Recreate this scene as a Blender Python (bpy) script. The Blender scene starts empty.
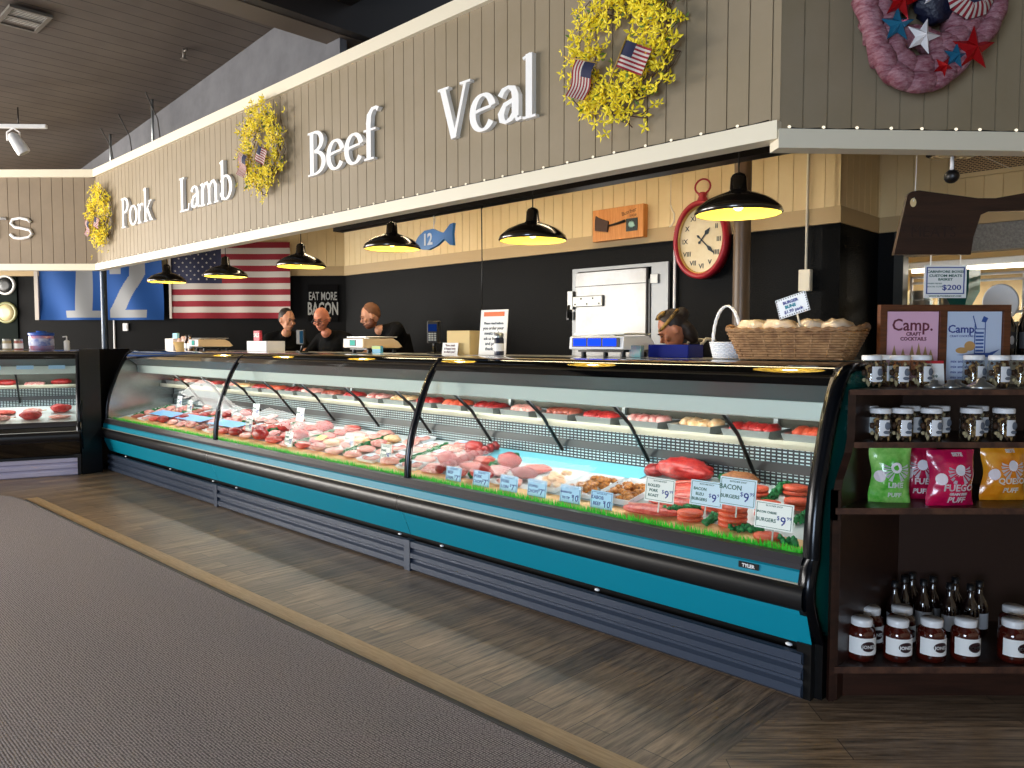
import bpy, math, random
from mathutils import Vector, Matrix, noise
PI=math.pi; rnd=random.Random(7); C=bpy.context.scene.collection; sc=bpy.context.scene
TH=math.radians(-44.3); OX,OY=1.192,3.022
def R(d): return math.radians(d)
def wor(p):
    c,s=math.cos(TH),math.sin(TH); return Vector((OX+p[0]*c-p[1]*s, OY+p[0]*s+p[1]*c, p[2] if len(p)>2 else 0))
# ------------------------------------------------------------------ materials
def lin(h):
    h=h.lstrip('#'); o=[]
    for i in (0,2,4):
        v=int(h[i:i+2],16)/255; o.append(v/12.92 if v<=.04045 else ((v+.055)/1.055)**2.4)
    return (*o,1)
_m={}
def mat(name,hexc,rough=.5,metal=0,var=None,vs=8,bump=0,bs=60,stretch=(1,1,1),spec=.5,coat=0,emit=None,es=0,sub=0):
    if name in _m: return _m[name]
    m=bpy.data.materials.new(name); m.use_nodes=True; nt=m.node_tree; b=nt.nodes['Principled BSDF']
    b.inputs['Base Color'].default_value=lin(hexc); b.inputs['Roughness'].default_value=rough; b.inputs['Metallic'].default_value=metal
    b.inputs['Specular IOR Level'].default_value=spec; b.inputs['Coat Weight'].default_value=coat; b.inputs['Coat Roughness'].default_value=.06
    if sub: b.inputs['Subsurface Weight'].default_value=sub; b.inputs['Subsurface Scale'].default_value=.02
    if emit: b.inputs['Emission Color'].default_value=lin(emit); b.inputs['Emission Strength'].default_value=es
    if var or bump:
        tc=nt.nodes.new('ShaderNodeTexCoord'); mp=nt.nodes.new('ShaderNodeMapping'); mp.inputs['Scale'].default_value=stretch
        nt.links.new(tc.outputs['Object'],mp.inputs['Vector'])
    if var:
        n=nt.nodes.new('ShaderNodeTexNoise'); n.inputs['Scale'].default_value=vs; n.inputs['Detail'].default_value=5; n.inputs['Roughness'].default_value=.65
        nt.links.new(mp.outputs[0],n.inputs['Vector'])
        r=nt.nodes.new('ShaderNodeValToRGB'); r.color_ramp.elements[0].position=.36; r.color_ramp.elements[1].position=.64
        r.color_ramp.elements[0].color=lin(hexc); r.color_ramp.elements[1].color=lin(var)
        nt.links.new(n.outputs['Fac'],r.inputs[0]); nt.links.new(r.outputs[0],b.inputs['Base Color'])
    if bump:
        n=nt.nodes.new('ShaderNodeTexNoise'); n.inputs['Scale'].default_value=bs; n.inputs['Detail'].default_value=3
        nt.links.new(mp.outputs[0],n.inputs['Vector'])
        bp=nt.nodes.new('ShaderNodeBump'); bp.inputs['Strength'].default_value=bump; bp.inputs['Distance'].default_value=.01
        nt.links.new(n.outputs['Fac'],bp.inputs['Height']); nt.links.new(bp.outputs[0],b.inputs['Normal'])
    _m[name]=m; return m
def emis(name,hexc,s):
    if name in _m: return _m[name]
    m=bpy.data.materials.new(name); m.use_nodes=True; nt=m.node_tree; nt.nodes.clear()
    e=nt.nodes.new('ShaderNodeEmission'); e.inputs[0].default_value=lin(hexc); e.inputs[1].default_value=s
    o=nt.nodes.new('ShaderNodeOutputMaterial'); nt.links.new(e.outputs[0],o.inputs[0]); _m[name]=m; return m
def glass(name,hexc='#FFFFFF',r0=.06,rmax=.8,rough=.0,p=4.5):
    if name in _m: return _m[name]
    m=bpy.data.materials.new(name); m.use_nodes=True; nt=m.node_tree; nt.nodes.clear(); N=nt.nodes.new; L=nt.links.new
    lw=N('ShaderNodeLayerWeight'); lw.inputs[0].default_value=.5
    pw=N('ShaderNodeMath'); pw.operation='POWER'; pw.inputs[1].default_value=p; L(lw.outputs['Facing'],pw.inputs[0])
    ma=N('ShaderNodeMath'); ma.operation='MULTIPLY_ADD'; ma.inputs[1].default_value=rmax; ma.inputs[2].default_value=r0; L(pw.outputs[0],ma.inputs[0])
    t=N('ShaderNodeBsdfTransparent'); t.inputs[0].default_value=lin(hexc); g=N('ShaderNodeBsdfGlossy'); g.inputs['Roughness'].default_value=rough
    mx=N('ShaderNodeMixShader'); L(ma.outputs[0],mx.inputs[0]); L(t.outputs[0],mx.inputs[1]); L(g.outputs[0],mx.inputs[2])
    o=N('ShaderNodeOutputMaterial'); L(mx.outputs[0],o.inputs[0]); _m[name]=m; return m
def wood_floor():
    m=bpy.data.materials.new('plank_floor'); m.use_nodes=True; nt=m.node_tree; b=nt.nodes['Principled BSDF']; N=nt.nodes.new; L=nt.links.new
    tc=N('ShaderNodeTexCoord'); sx=N('ShaderNodeSeparateXYZ'); L(tc.outputs['Object'],sx.inputs[0])
    def mapr(rot):
        mp=N('ShaderNodeMapping'); mp.inputs['Rotation'].default_value=(0,0,rot); L(tc.outputs['Object'],mp.inputs['Vector']); return mp
    a=mapr(PI/2); c=mapr(R(-44)); 
    gt=N('ShaderNodeMath'); gt.operation='GREATER_THAN'; gt.inputs[1].default_value=-.05; L(sx.outputs[0],gt.inputs[0])
    mv=N('ShaderNodeMix'); mv.data_type='VECTOR'; L(gt.outputs[0],mv.inputs[0]); L(a.outputs[0],mv.inputs[4]); L(c.outputs[0],mv.inputs[5])
    br=N('ShaderNodeTexBrick'); br.inputs['Scale'].default_value=1; br.inputs['Brick Width'].default_value=1.2; br.inputs['Row Height'].default_value=.14
    br.inputs['Mortar Size'].default_value=.0016; br.inputs['Color1'].default_value=lin('#8C7966'); br.inputs['Color2'].default_value=lin('#B59A7C'); br.inputs['Mortar'].default_value=lin('#3A332D'); br.offset=.37
    L(mv.outputs[1],br.inputs['Vector'])
    st=N('ShaderNodeMapping'); st.inputs['Scale'].default_value=(2.2,26,1); L(mv.outputs[1],st.inputs['Vector'])
    n=N('ShaderNodeTexNoise'); n.inputs['Scale'].default_value=1.6; n.inputs['Detail'].default_value=7; n.inputs['Roughness'].default_value=.7; L(st.outputs[0],n.inputs['Vector'])
    rp=N('ShaderNodeValToRGB'); rp.color_ramp.elements[0].position=.34; rp.color_ramp.elements[1].position=.68; rp.color_ramp.elements[0].color=lin('#7A756E'); rp.color_ramp.elements[1].color=lin('#FFFFFF'); L(n.outputs['Fac'],rp.inputs[0])
    mu=N('ShaderNodeMix'); mu.data_type='RGBA'; mu.blend_type='MULTIPLY'; mu.inputs[0].default_value=1; L(br.outputs[0],mu.inputs[6]); L(rp.outputs[0],mu.inputs[7]); L(mu.outputs[2],b.inputs['Base Color'])
    b.inputs['Roughness'].default_value=.36; b.inputs['Specular IOR Level'].default_value=.6
    bp=N('ShaderNodeBump'); bp.inputs['Strength'].default_value=.25; bp.inputs['Distance'].default_value=.004; L(n.outputs['Fac'],bp.inputs['Height']); L(bp.outputs[0],b.inputs['Normal'])
    return m
def carpet_mat():
    m=bpy.data.materials.new('ribbed_carpet'); m.use_nodes=True; nt=m.node_tree; b=nt.nodes['Principled BSDF']; N=nt.nodes.new; L=nt.links.new
    tc=N('ShaderNodeTexCoord'); mp=N('ShaderNodeMapping'); mp.inputs['Rotation'].default_value=(0,0,0); L(tc.outputs['Object'],mp.inputs['Vector'])
    ck=N('ShaderNodeTexVoronoi'); ck.inputs['Scale'].default_value=95; ck.inputs['Randomness'].default_value=.25; L(mp.outputs[0],ck.inputs['Vector'])
    rp=N('ShaderNodeValToRGB'); rp.color_ramp.elements[0].position=.12; rp.color_ramp.elements[1].position=.55; rp.color_ramp.elements[0].color=lin('#C6BEC0'); rp.color_ramp.elements[1].color=lin('#645F62'); L(ck.outputs['Distance'],rp.inputs[0]); 
    n=N('ShaderNodeTexNoise'); n.inputs['Scale'].default_value=240; L(tc.outputs['Object'],n.inputs['Vector'])
    mu=N('ShaderNodeMix'); mu.data_type='RGBA'; mu.blend_type='OVERLAY'; mu.inputs[0].default_value=.35; L(rp.outputs[0],mu.inputs[6]); L(n.outputs['Fac'],mu.inputs[7]); L(mu.outputs[2],b.inputs['Base Color'])
    b.inputs['Roughness'].default_value=.95; b.inputs['Specular IOR Level'].default_value=.1
    bp=N('ShaderNodeBump'); bp.inputs['Strength'].default_value=.8; bp.inputs['Distance'].default_value=.006; bp.invert=True; L(ck.outputs['Distance'],bp.inputs['Height']); L(bp.outputs[0],b.inputs['Normal'])
    return m
def grille_mat(name,base,hole,sx,sy,off=.5,mort=.35):
    m=bpy.data.materials.new(name); m.use_nodes=True; nt=m.node_tree; b=nt.nodes['Principled BSDF']; N=nt.nodes.new; L=nt.links.new
    tc=N('ShaderNodeTexCoord'); s=N('ShaderNodeSeparateXYZ'); L(tc.outputs['Object'],s.inputs[0]); cb=N('ShaderNodeCombineXYZ'); L(s.outputs[0],cb.inputs[0]); L(s.outputs[2],cb.inputs[1])
    br=N('ShaderNodeTexBrick'); br.inputs['Scale'].default_value=1; br.inputs['Brick Width'].default_value=sx; br.inputs['Row Height'].default_value=sy; br.offset=off
    br.inputs['Mortar Size'].default_value=min(sx,sy)*mort; br.inputs['Mortar Smooth'].default_value=0
    br.inputs['Color1'].default_value=lin(hole); br.inputs['Color2'].default_value=lin(hole); br.inputs['Mortar'].default_value=lin(base); L(cb.outputs[0],br.inputs['Vector']); L(br.outputs[0],b.inputs['Base Color'])
    b.inputs['Roughness'].default_value=.45; return m
# ------------------------------------------------------------------ mesh builder
class MB:
    def __init__(s): s.v=[]; s.f=[]; s.m=[]; s.sm=[]; s.x=None
    def add(s,vs,fs,mi=0,sm=False):
        o=len(s.v)
        for v in vs:
            v=Vector(v); s.v.append(s.x@v if s.x else v)
        for k,f in enumerate(fs): s.f.append([i+o for i in f]); s.m.append(mi[k] if isinstance(mi,list) else mi); s.sm.append(sm)
        return s
    def box(s,x0,y0,z0,x1,y1,z1,mi=0):
        return s.add([(x0,y0,z0),(x1,y0,z0),(x1,y1,z0),(x0,y1,z0),(x0,y0,z1),(x1,y0,z1),(x1,y1,z1),(x0,y1,z1)],[(0,3,2,1),(4,5,6,7),(0,1,5,4),(1,2,6,5),(2,3,7,6),(3,0,4,7)],mi)
    def rbox(s,x0,y0,z0,x1,y1,z1,r=.01,mi=0):   # box with chamfered vertical and horizontal edges
        def ring(z,i): 
            a=[(x0+i+r,y0+i),(x1-i-r,y0+i),(x1-i,y0+i+r),(x1-i,y1-i-r),(x1-i-r,y1-i),(x0+i+r,y1-i),(x0+i,y1-i-r),(x0+i,y0+i+r)]
            return [(p[0],p[1],z) for p in a]
        vs=ring(z0,r*.6)+ring(z0+r*.6,0)+ring(z1-r*.6,0)+ring(z1,r*.6); fs=[tuple(range(7,-1,-1)),tuple(range(24,32))]
        for k in range(3):
            for i in range(8): j=(i+1)%8; fs.append((k*8+i,k*8+j,k*8+8+j,k*8+8+i))
        return s.add(vs,fs,mi)
    def tube(s,pts,r,n=8,mi=0,cap=True,closed=False,flat=1.0):
        pts=[Vector(p) for p in pts]; N=len(pts); rr=r if isinstance(r,(list,tuple)) else [r]*N; vs=[]; prev=None
        for i,p in enumerate(pts):
            if closed: t=pts[(i+1)%N]-pts[i-1]
            else: t=pts[min(i+1,N-1)]-pts[max(i-1,0)]
            if t.length<1e-9: t=Vector((0,0,1))
            t.normalize()
            if prev is None: a=Vector((0,0,1)) if abs(t.z)<.9 else Vector((1,0,0)); u=t.cross(a).normalized()
            else: u=(prev-t*prev.dot(t)); u=u.normalized() if u.length>1e-6 else t.orthogonal().normalized()
            prev=u; w=t.cross(u)
            for k in range(n): a=2*PI*k/n; vs.append(p+u*math.cos(a)*rr[i]+w*math.sin(a)*rr[i]*flat)
        fs=[]
        for i in range(N if closed else N-1):
            for k in range(n): a=i*n; c=((i+1)%N)*n; fs.append((a+k,c+k,c+(k+1)%n,a+(k+1)%n))
        if cap and not closed: fs.append(tuple(range(n))); fs.append(tuple((N-1)*n+k for k in range(n-1,-1,-1)))
        return s.add(vs,fs,mi,True)
    def lathe(s,prof,n=24,c=(0,0,0),mi=0,sm=True,caps=True):
        vs=[];fs=[]
        for r,z in prof:
            for k in range(n): a=2*PI*k/n; vs.append((c[0]+r*math.cos(a),c[1]+r*math.sin(a),c[2]+z))
        for i in range(len(prof)-1):
            for k in range(n): fs.append((i*n+k,i*n+(k+1)%n,(i+1)*n+(k+1)%n,(i+1)*n+k))
        s.add(vs,fs,mi,sm)
        if caps:
            for i,fl in ((0,1),(len(prof)-1,0)):
                if prof[i][0]>1e-4:
                    rg=[(c[0]+prof[i][0]*math.cos(2*PI*k/n),c[1]+prof[i][0]*math.sin(2*PI*k/n),c[2]+prof[i][1]) for k in range(n)]
                    s.add(rg[::-1] if fl else rg,[tuple(range(n))],mi)
        return s
    def prism(s,poly,a,b,ax='y',mi=0):   # polygon in the plane across ax, extruded a..b
        f={'y':lambda p,t:(p[0],t,p[1]),'x':lambda p,t:(t,p[0],p[1]),'z':lambda p,t:(p[0],p[1],t)}[ax]; n=len(poly)
        return s.add([f(p,a) for p in poly]+[f(p,b) for p in poly],[tuple(range(n)),tuple(range(2*n-1,n-1,-1))]+[(i,n+i,n+(i+1)%n,(i+1)%n) for i in range(n)],mi)
    def strip(s,prof,x0,x1,mi=0,sm=False,th=0):  # open profile (y,z) swept along x
        n=len(prof); vs=[(x0,p[0],p[1]) for p in prof]+[(x1,p[0],p[1]) for p in prof]
        return s.add(vs,[(i,n+i,n+i+1,i+1) for i in range(n-1)],mi,sm)
    def blob(s,c,r,nu=14,nv=9,amp=.12,fr=2.2,mi=0,seed=0,flat=None):
        vs=[];fs=[]
        for j in range(nv+1):
            ph=PI*j/nv
            for i in range(nu):
                th=2*PI*i/nu; d=Vector((math.cos(th)*math.sin(ph),math.sin(th)*math.sin(ph),math.cos(ph)))
                k=1+amp*noise.noise(d*fr+Vector((seed*3.1,seed*1.7,0)))*2
                z=d.z*r[2]*k
                if flat is not None: z=max(z,-flat)
                vs.append((c[0]+d.x*r[0]*k,c[1]+d.y*r[1]*k,c[2]+z))
        for j in range(nv):
            for i in range(nu): fs.append((j*nu+i,(j+1)*nu+i,(j+1)*nu+(i+1)%nu,j*nu+(i+1)%nu))
        return s.add(vs,fs,mi,True)
    def grid(s,fn,nu,nv,mf=None,mi=0,sm=True):
        vs=[fn(i/nu,j/nv) for j in range(nv+1) for i in range(nu+1)]; fs=[];ms=[]
        for j in range(nv):
            for i in range(nu): a=j*(nu+1)+i; fs.append((a,a+1,a+nu+2,a+nu+1)); ms.append(mf(i,j) if mf else mi)
        return s.add(vs,fs,ms,sm)
    def mesh(s,name,mats):
        me=bpy.data.meshes.new(name); me.from_pydata([tuple(v) for v in s.v],[],s.f)
        for m in (mats if isinstance(mats,(list,tuple)) else [mats]): me.materials.append(m)
        me.polygons.foreach_set('material_index',s.m); me.polygons.foreach_set('use_smooth',s.sm); me.update(); return me
def link(name,me,parent=None):
    o=bpy.data.objects.new(name,me); C.objects.link(o)
    if parent is not None: o.parent=parent
    return o
def part(name,mb,mats,parent,label=None,kind=None):
    o=link(name,mb.mesh(name,mats),parent)
    if label:o['label']=label
    if kind:o['kind']=kind
    return o
def pos(o,loc,fr='L',rz=0,rx=0,ry=0):
    o.location=wor(loc) if fr=='L' else Vector(loc); o.rotation_euler=(rx,ry,(TH if fr=='L' else 0)+rz); return o
def tagit(o,label,cat,group=None,kind=None):
    o['label']=label; o['category']=cat
    if group:o['group']=group
    if kind:o['kind']=kind
    return o
def thing(name,label,cat,loc=(0,0,0),fr='L',rz=0,group=None,rx=0,ry=0):
    o=link(name,None); o.empty_display_size=.05; pos(o,loc,fr,rz,rx,ry); return tagit(o,label,cat,group)
def solo(name,mb,mats,label,cat,loc=(0,0,0),fr='L',rz=0,group=None,kind=None,rx=0,ry=0):
    o=link(name,mb.mesh(name,mats)); pos(o,loc,fr,rz,rx,ry); return tagit(o,label,cat,group,kind)
def struct(name,mb,mats,fr='L',loc=(0,0,0),rz=0,parent=None):
    o=link(name,mb.mesh(name,mats),parent); 
    if parent is None: pos(o,loc,fr,rz); o['kind']='structure'
    return o
def kids(o): return [c for c in bpy.data.objects if c.parent==o]
def dup(o,loc=None,fr='L',rz=0,label=None,group=None,parent=None,rx=0,ry=0,data=None):
    c=o.copy(); C.objects.link(c); c.parent=parent
    if loc is not None: pos(c,loc,fr,rz,rx,ry)
    if label:c['label']=label
    if group:c['group']=group
    for k in kids(o): dup(k,parent=c)
    return c
def text_mb(s,size,depth=.001,align='CENTER',bold=0,sx=1):   # lettering lying in the x-z plane, facing -y
    cu=bpy.data.curves.new('t','FONT'); cu.body=s; cu.size=size; cu.extrude=depth; cu.align_x=align; cu.offset=bold; cu.resolution_u=2
    o=bpy.data.objects.new('t',cu); C.objects.link(o); bpy.context.view_layer.update()
    dg=bpy.context.evaluated_depsgraph_get(); me=bpy.data.meshes.new_from_object(o.evaluated_get(dg)); mb=MB()
    mb.add([(v.co.x*sx,-v.co.z,v.co.y) for v in me.vertices],[tuple(p.vertices) for p in me.polygons])
    bpy.data.objects.remove(o); bpy.data.curves.remove(cu); bpy.data.meshes.remove(me); return mb
def addtext(mb,s,x,y,z,size,mi=0,depth=.0008,align='CENTER',bold=0,sx=1,rot=0):
    t=text_mb(s,size,depth,align,bold,sx); c,si=math.cos(rot),math.sin(rot)
    return mb.add([(x+v.x*c-v.z*si,y+v.y,z+v.x*si+v.z*c) for v in t.v],t.f,mi)
def remesh(mb,vox,mats,name,sm=2,parent=None,fr=None):
    me=mb.mesh('tmp',mats); o=bpy.data.objects.new('tmp',me); C.objects.link(o)
    r=o.modifiers.new('r','REMESH'); r.mode='VOXEL'; r.voxel_size=vox; r.use_smooth_shade=True
    if sm: k=o.modifiers.new('s','SMOOTH'); k.factor=.5; k.iterations=sm
    bpy.context.view_layer.update(); dg=bpy.context.evaluated_depsgraph_get(); nm=bpy.data.meshes.new_from_object(o.evaluated_get(dg)); nm.name=name
    bpy.data.objects.remove(o); bpy.data.meshes.remove(me); nm.materials.clear()
    for m in (mats if isinstance(mats,(list,tuple)) else [mats]): nm.materials.append(m)
    return nm
ORD=['first','second','third','fourth','fifth','sixth','seventh','eighth','ninth','tenth','eleventh','twelfth','thirteenth','fourteenth','fifteenth','sixteenth','seventeenth','eighteenth','nineteenth','twentieth','twenty-first','twenty-second','twenty-third','twenty-fourth','twenty-fifth','twenty-sixth','twenty-seventh','twenty-eighth','twenty-ninth','thirtieth','thirty-first','thirty-second','thirty-third','thirty-fourth','thirty-fifth','thirty-sixth','thirty-seventh','thirty-eighth','thirty-ninth','fortieth','forty-first','forty-second','forty-third','forty-fourth','forty-fifth','forty-sixth','forty-seventh','forty-eighth','forty-ninth','fiftieth','fifty-first','fifty-second','fifty-third','fifty-fourth','fifty-fifth','fifty-sixth','fifty-seventh','fifty-eighth','fifty-ninth','sixtieth']
# palette
taupe=mat('taupe_paint','#91826A',.6,var='#8B7C62',vs=3,bump=.05,bs=30)
creamtrim=mat('cream_trim','#E6DCC4',.5)
creamwall=mat('cream_board','#E2CB9A',.6,var='#DCC28E',vs=2)
band=mat('tan_band','#B49A6E',.6)
blackwall=mat('black_embossed','#08090A',.6,bump=.5,bs=90,spec=.12)
blackp=mat('black_plastic','#0B0C10',.4); blackm=mat('black_metal','#0D0D0E',.35,.3); blackgloss=mat('black_gloss','#060708',.06,coat=1)
teal=mat('teal_paint','#007F97',.45,spec=.3); dteal=mat('dark_teal','#0F6C66',.15,coat=1)
steel=mat('brushed_steel','#B9BDBE',.28,.9,bump=.05,bs=40,stretch=(1,1,30)); galv=mat('steel_sheet','#A9AEAE',.4,.8)
white=mat('white_plastic','#EDEDEE',.35); whitep=mat('white_paper','#F2F2F0',.7); paleblue=mat('pale_card','#CFE2F2',.6); ink=mat('dark_ink','#1B2A33',.6); bink=mat('blue_ink','#2A3C8C',.6); gink=mat('green_ink','#1E5A4E',.6); redp=mat('red_print','#C22B33',.5)
kick=mat('kick_plate_metal','#353F50',.4,.2)
dwood=mat('dark_walnut','#341D15',.38,var='#23120D',vs=3,stretch=(1,12,12),bump=.1,bs=20)
red=mat('clock_red','#A31C28',.3); cardb=mat('cardboard','#C59A68',.7); wicker=mat('brown_wicker','#A98055',.6,var='#7B5636',vs=20); wwick=mat('white_wicker','#EEF0F4',.5)
skin=mat('skin','#C98F70',.5,sub=.05); hairb=mat('dark_hair','#231813',.6); hairr=mat('auburn_stubble','#7A4E30',.7); shirt=mat('black_shirt','#0A0B0D',.85,spec=.15,bump=.2,bs=20)
cglass=glass('case_glass','#F6FAF8',.01,.15); jglass=glass('jar_glass','#F3F6F4',.05,.7)
# ------------------------------------------------------------------ the room
def zc(x): return 4.05+.077*(x+4.8)
mb=MB().box(-13,-9,-.05,8,9,0); struct('floor',mb,wood_floor())
def grooved(mb,x0,x1,z0,z1,pitch=.1,g=.006,d=.007,y=0,mi=0,x_off=0):  # vertical boards, front toward -y
    pts=[(x0,y)]; k=math.ceil((x0+1e-6)/pitch)
    x=k*pitch+x_off
    while x<x1-g:
        if x>x0+g: pts+=[(x-g/2,y),(x-g/4,y+d),(x+g/4,y+d),(x+g/2,y)]
        x+=pitch
    pts.append((x1,y)); n=len(pts)
    mb.add([(p[0],p[1],z0) for p in pts]+[(p[0],p[1],z1) for p in pts],[(i,i+1,n+i+1,n+i) for i in range(n-1)],mi)
    mb.box(x0,y+.012,z0,x1,y+.04,z1,mi); return mb
# main fascia (y = 0), from x -8.22 to -0.17
struct('wall_fascia',grooved(MB(),-8.21,-.165,2.3,3.32),taupe)
struct('trim_1',MB().box(-8.25,-.03,2.262,-.162,.06,2.335),creamtrim)
struct('trim_2',MB().box(-8.25,-.03,3.3,-.15,.07,3.385),creamtrim)
A=wor((-.17,0,0)); 
struct('wall_right_fascia',grooved(MB(),0.0,3.6,2.3,3.5),taupe,'W',(A.x,A.y,0),R(3))
struct('trim_3',MB().box(-.01,-.03,2.225,3.6,.06,2.3),creamtrim,'W',(A.x,A.y,0),R(3))
struct('trim_4',MB().box(-.01,-.03,3.5,3.6,.06,3.58),creamtrim,'W',(A.x,A.y,0),R(3))
B=wor((-8.21,0,0))
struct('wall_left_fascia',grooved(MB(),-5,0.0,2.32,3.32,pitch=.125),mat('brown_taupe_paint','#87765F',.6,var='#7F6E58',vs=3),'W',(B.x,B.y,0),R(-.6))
struct('trim_5',MB().box(-5,-.03,2.262,.01,.06,2.335),creamtrim,'W',(B.x,B.y,0),R(-.6))
struct('trim_6',MB().box(-5,-.03,3.3,.01,.07,3.385),creamtrim,'W',(B.x,B.y,0),R(-.6))
# service area walls
ZB=2.385
struct('wall_back',MB().box(-7.33,2.7,0,-.97,2.85,ZB-.06),blackwall)
def cream_seg(name,x0,x1,y): struct(name,grooved(MB(),x0,x1,ZB+.05,3.45,pitch=.12,y=y),creamwall)
cream_seg('wall_back_upper',-7.33,-.97,2.68)
struct('trim_7',MB().box(-7.33,2.665,ZB-.07,-.965,2.72,ZB+.05),band)
mb=MB(); mb.x=Matrix.Translation((-.97,2.68,0))@Matrix.Rotation(PI/2,4,'Z')
grooved(mb,0,.78,ZB+.05,3.45,pitch=.12); mb.x=None
struct('wall_step_upper',mb,creamwall)
struct('wall_step',MB().box(-1.1,2.7,0,-.97,3.5,ZB-.06),blackwall)
struct('trim_8',MB().box(-.98,2.66,ZB-.07,-.955,3.46,ZB+.05),band)
struct('wall_recess',MB().box(-1.0,3.47,0,-.83,3.6,ZB-.06),blackwall)
mb=MB(); grooved(mb,-.97,-.452,ZB+.05,3.45,pitch=.12,y=3.46); grooved(mb,-.452,4.5,ZB+.05,2.675,pitch=.12,y=3.46); mb.box(-.452,3.47,2.9,4.5,3.5,3.45); struct('wall_recess_upper',mb,creamwall)
struct('trim_9',MB().box(-.97,3.44,ZB-.07,4.5,3.49,ZB+.05),band)
struct('trim_10',MB().box(-.452,3.43,2.66,4.5,3.5,2.69),creamwall)
struct('trim_11',MB().box(-.84,3.44,0,-.77,3.56,ZB-.07),mat('grey_post','#3A3B38',.4,.4))
struct('wall_recess_header',MB().box(-.77,3.47,2.12,4.5,3.6,ZB-.06),mat('speckled_grey','#6E6B66',.8,var='#8A8781',vs=60))
# back wall of the left counter: world aligned, through the corner
K=wor((-7.33,2.7,0)); KR=R(-1)
struct('wall_left_back',MB().box(-7,0,0,0,.15,ZB-.06),mat('black_board','#070708',.7,spec=.15),'W',(K.x,K.y,0),KR)
struct('wall_left_back_upper',grooved(MB(),-7,0,ZB+.05,3.5,pitch=.12,y=-.02),creamwall,'W',(K.x,K.y,0),KR)
struct('trim_12',MB().box(-7,-.04,ZB-.07,0,.02,ZB+.05),band,'W',(K.x,K.y,0),KR)
# kitchen seen past the recess
struct('wall_kitchen',MB().box(-3.0,6.0,0,5,6.1,3),mat('kitchen_cream','#C9B48A',.6))
struct('wall_kitchen_side',MB().box(-2.2,3.6,0,-2.1,6,3),creamwall)
# ceilings
plank=mat('ceiling_plank','#554B43',.65,var='#4B413A',vs=3)
mb=MB(); x=-13.0
while x<8:
    mb.add([(x,-9,zc(x)),(x+.141,-9,zc(x+.141)),(x+.141,.31,zc(x+.141)),(x,.31,zc(x))],[(0,3,2,1)]); mb.add([(x+.141,-9,zc(x+.141)),(x+.15,-9,zc(x+.15)),(x+.15,.31,zc(x+.15)),(x+.141,.31,zc(x+.141))],[(0,3,2,1)],1)
    x+=.15
mb.add([(-13,-9,zc(-13)+.02),(8,-9,zc(8)+.02),(8,.31,zc(8)+.02),(-13,.31,zc(-13)+.02)],[(0,3,2,1)],1)
struct('ceiling',mb,[plank,mat('plank_gap','#2A2420',.9)])
struct('ceiling_service',MB().box(-12,.4,3.42,6,7,3.5),mat('service_ceiling','#3A342F',.8))
struct('wall_bulkhead',MB().add([(-13,.3,3.58),(-3.75,.3,3.58),(-3.75,.3,4.15),(-13,.3,3.43),(-13,.36,3.58),(-3.75,.36,3.58),(-3.75,.36,4.15),(-13,.36,3.43)],[(0,1,2,3),(7,6,5,4),(0,4,5,1),(1,5,6,2)]),mat('grey_plaster','#646468',.8,var='#59595D',vs=4))
beam=mat('dark_beam','#1E1713',.6); beam_lit=mat('beam_underside_lit','#54493F',.6)  # second tone is a paler beam colour, painting in light on the underside
struct('trim_13',MB().box(-3.93,-9,3.72,-3.6,3,4.6).box(-3.931,-9,3.715,-3.7,3,3.722,1),[beam,beam_lit])
struct('trim_14',MB().box(-3.6,.05,3.9,6,.3,4.4).box(-3.6,-2.2,4.25,6,-1.95,4.55),[beam])
struct('ceiling_upper',MB().box(-3.7,-9,4.62,8,1,4.7),mat('dark_deck','#17120F',.8))
# enclosing walls and the storefront windows behind the camera
wl=mat('room_wall','#A79A86',.7)
mb=MB(); ws=[(-12.9,-10.3),(-10.1,-7.5)]; px=-13
for a,b in ws: mb.box(px,-8.3,0,a,-8.15,4.6); mb.box(a,-8.3,0,b,-8.15,.35); mb.box(a,-8.3,3.2,b,-8.15,4.6); px=b
mb.box(px,-8.3,0,.6,-8.15,4.6); mb.box(.6,-8.3,2.3,3.4,-8.15,4.6); mb.box(3.4,-8.3,0,8,-8.15,4.6); struct('wall_front',mb,wl)
f=MB().box(.6,-8.28,0,.68,-8.16,2.3).box(3.32,-8.28,0,3.4,-8.16,2.3).box(1.97,-8.28,0,2.03,-8.16,2.3).box(.68,-8.28,2.22,3.32,-8.16,2.3)
w=struct('door_1',f,blackm); part('door_glass',MB().box(.68,-8.23,.02,3.32,-8.222,2.22),glass('window_glass','#FFFFFF',.04,.5),w)
L=bpy.data.lights.new('door_daylight','AREA'); L.shape='RECTANGLE'; L.size=2.5; L.size_y=2.1; L.energy=340; L.color=(.68,.82,1)
o=bpy.data.objects.new('door_daylight',L); C.objects.link(o); o.location=wor((2,-8.1,1.1)); o.rotation_euler=(R(90),0,TH)
for i,(a,b) in enumerate(ws):
    f=MB().box(a,-8.28,.35,a+.06,-8.16,3.2).box(b-.06,-8.28,.35,b,-8.16,3.2).box(a,-8.28,.35,b,-8.16,.41).box(a,-8.28,3.14,b,-8.16,3.2).box((a+b)/2-.03,-8.28,.41,(a+b)/2+.03,-8.16,3.14)
    w=struct('window_%d'%(i+1),f,blackm); part('window_glass',MB().box(a+.06,-8.23,.41,b-.06,-8.222,3.14),glass('window_glass','#FFFFFF',.04,.5),w)
    L=bpy.data.lights.new('daylight','AREA'); L.shape='RECTANGLE'; L.size=2.5; L.size_y=2.6; L.energy=420; L.color=(1,.95,.88)
    o=bpy.data.objects.new('daylight',L); C.objects.link(o); o.location=wor(((a+b)/2,-8.12,1.8)); o.rotation_euler=(R(90),0,TH)
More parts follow.
